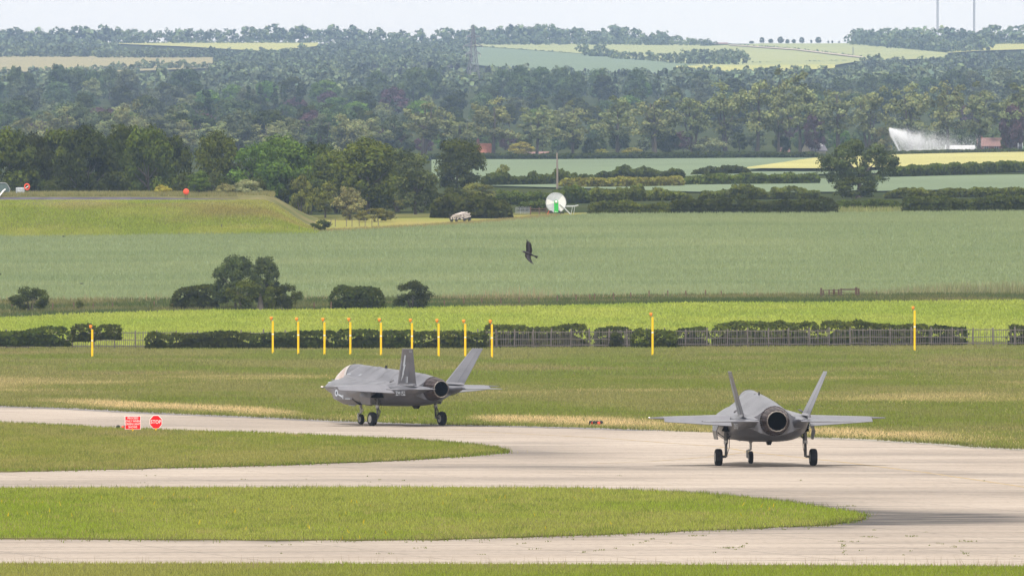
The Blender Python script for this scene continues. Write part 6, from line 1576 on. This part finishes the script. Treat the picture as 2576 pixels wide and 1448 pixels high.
# ------------------------------------------------------------------ irrigation gun and its spray
p = at(2264, 3395); k = 1 / S(3395); o = empty('spray_cart', p, 0, 'small metal irrigation gun cart at the edge of the barley', 'sprinkler')
for a, b in (((-9, 0), (-9, 10)), ((0, 0), (0, 16)), ((10, 0), (10, 12)), ((-9, 10), (10, 10)), ((-9, 5), (10, 5))): m = MB(); m.bar((a[0] * k, 0, a[1] * k), (b[0] * k, 0, b[1] * k), .09); m.build('frame_bar', 'grey_metal', o)
m = MB(); m.lathe([(-.1, .1), (-.1, .4), (.1, .4), (.1, .1)], (10 * k, 0, .45), (1, 0, 0), 14, cap=True); m.build('wheel', 'reel_galv', o); m = MB(); m.bar((0, 0, 15 * k), (-3 * k, -.5, 21 * k), .12, .08); m.build('nozzle', 'grey_metal', o)
def spray():
    r = np.random.default_rng(77); X = []; Z = []; D = []; SZ = []
    def seg(n_, x0, y0, x1, y1, s0, s1, p_=1.0, size=.036):
        n = int(n_ * 2.6); t = r.random(n) ** p_; X.append(x0 + (x1 - x0) * t + r.normal(0, 1, n) * (s0 + (s1 - s0) * t)); Z.append(y0 + (y1 - y0) * t + r.normal(0, 1, n) * (s0 + (s1 - s0) * t) * .8); D.append(r.normal(0, 1.2, n)); SZ.append(np.full(n, size))
    seg(2600, 2262, 380, 2242, 340, .6, 2.2); seg(1500, 2243, 342, 2238, 326, 1.5, 1.6); seg(3000, 2237, 323, 2262, 336, 1.0, 5, .8)
    def puff(n, cx, cy, sx, sy, fall):
        n = int(n * 1.15); q = r.normal(0, 1, n); X.append(cx + q * sx); d = r.exponential(1, n) * fall
        Z.append(cy + r.normal(0, 1, n) * sy * np.where(r.random(n) < .5, .7, 1.1) + np.minimum(d, 60)); D.append(r.normal(0, 2.5, n)); SZ.append(np.full(n, .034))
    for (cx, cy, sx, sy, fl, n) in ((2250, 334, 5, 5, 4, 5000), (2262, 336, 7, 7, 12, 9000), (2272, 333, 7, 6, 20, 9000), (2284, 340, 9, 10, 22, 13000), (2300, 346, 9, 9, 22, 12000), (2312, 341, 8, 10, 18, 7000), (2326, 354, 12, 11, 16, 10000),
                                    (2345, 346, 10, 12, 14, 5000), (2360, 360, 14, 12, 12, 8000), (2385, 352, 14, 14, 12, 4500), (2405, 368, 18, 11, 9, 6000), (2440, 360, 18, 14, 9, 2600), (2320, 378, 26, 6, 3, 8000), (2370, 380, 26, 5, 3, 5000)):
        puff(n, cx, cy, sx, sy, fl)
    X = np.concatenate(X); Z = np.concatenate(Z); D = np.concatenate(D); SZ = np.concatenate(SZ)
    keep = Z < 393; X, Z, D, SZ = X[keep], Z[keep], D[keep], SZ[keep]
    Y = 3388 + D; P = np.c_[(X - CX) / F * 3388, Y, CAM_H + (HOR - Z) * 3388 / F]; n = len(P)
    V = P[:, None, :] + r.normal(0, 1, (n, 3, 3)) * SZ[:, None, None]
    ob = link('water_spray', npmesh('water_spray', V.reshape(-1, 3), np.arange(3 * n).reshape(-1, 3)), 'droplet'); tag(ob, 'white fan of irrigation water drifting right over the barley', 'water', kind='stuff')
spray()

# ------------------------------------------------------------------ pylons and masts
def lattice(o, pts, r_, m_, name):
    m = MB()
    for a, b in pts: m.bar(a, b, r_, n=4, cap=False, smooth=False)
    m.build(name, m_, o)
def pylon(x, Y, top, label, scale=1.0):
    p = at(x, Y); H = zof(top, Y) - p[2]; o = empty('pylon', p, R(20), label, 'pylon'); w = lambda t: H * (.085 * (1 - t) ** 1.3 + .014)
    lv = [0, .12, .24, .35, .45, .54, .62, .70, .78, .86, .93, 1.0]
    C4 = ((-1, -1), (1, -1), (1, 1), (-1, 1)); legs = []; br = []
    Pq = lambda c, t: (c[0] * w(t) if t < 1 else 0, c[1] * w(t) if t < 1 else 0, t * H)
    for a, b in zip(lv[:-1], lv[1:]):
        for i, c in enumerate(C4):
            n = C4[(i + 1) % 4]; legs.append((Pq(c, a), Pq(c, b))); br += [(Pq(c, a), Pq(n, b)), (Pq(n, a), Pq(c, b)), (Pq(c, b), Pq(n, b))]
    lattice(o, legs, H * .006, 'steel_far', 'leg_frame'); lattice(o, br, H * .0032, 'steel_far', 'bracing')
    for t, l in ((.56, .105), (.68, .135), (.82, .10)):
        l *= 1.15 * H; z = t * H; q = w(t)
        for sg in (-1, 1):
            lattice(o, [((sg * q, -q, z), (sg * l, 0, z)), ((sg * q, q, z), (sg * l, 0, z)), ((sg * q, 0, z + .05 * H), (sg * l, 0, z)), ((sg * (q + l) / 2, -q / 2, z), (sg * (q + l) / 2, 0, z + .025 * H))], H * .005, 'steel_far', 'crossarm')
            m = MB(); m.bar((sg * l, 0, z), (sg * l, 0, z - .05 * H), H * .0035, n=6); m.build('insulator', 'render_white', o)
    return o, H
pylon(1190, 6000, 64, 'tall lattice electricity pylon in front of the hills')
pylon(2145, 8600, 117, 'faint smaller lattice pylon on the right hillside')
pylon(1323, 9000, 140, 'very faint distant pylon in the blue-green hill field')
for (x, base, lab) in ((2357, 74, 'thin lattice radio mast, left one of the two on the right skyline'), (2449, 86, 'thin lattice radio mast, right one of the two on the right skyline')):
    p = at(x, 10460); o = empty('radio_mast', p, 0, lab, 'mast', 'radio masts on the skyline'); Hm = 84.0; w = .85; lg = []; br = []
    cs = [(w * math.cos(a), w * math.sin(a)) for a in (0, 2.094, 4.189)]
    for k in range(42):
        a, b = k * 2.0, k * 2.0 + 2
        for i in range(3):
            n = (i + 1) % 3; lg.append(((*cs[i], a), (*cs[i], b))); br += [((*cs[i], a), (*cs[n], b)), ((*cs[i], b), (*cs[n], b))]
    lattice(o, lg, .19, 'steel_far', 'legs'); lattice(o, br, .12, 'steel_far', 'bracing')

# ------------------------------------------------------------------ haze
mh = bpy.data.materials.new('haze'); mh.use_nodes = True; N = mh.node_tree.nodes; N.remove(N['Principled BSDF'])
pv = N.new('ShaderNodeVolumePrincipled'); pv.inputs['Color'].default_value = (0.50, 0.67, 1.0, 1); pv.inputs['Density'].default_value = 5.2e-5; pv.inputs['Anisotropy'].default_value = 0.3
mh.node_tree.links.new(pv.outputs[0], N['Material Output'].inputs['Volume'])
hz = MB().box((0, 6000, 0), (2, 2, 2)).mesh('haze')
lo, hi = (-1300, -120, -1.5), (1300, 12800, 292)
for v in hz.vertices:
    v.co = [lo[i] if v.co[i] < (0, 6000, 0)[i] else hi[i] for i in range(3)]
hzo = link('haze', hz, mh); tag(hzo, kind='stuff', label='thin pale haze filling the air over the whole landscape', cat='haze')
bpy.context.view_layer.update()
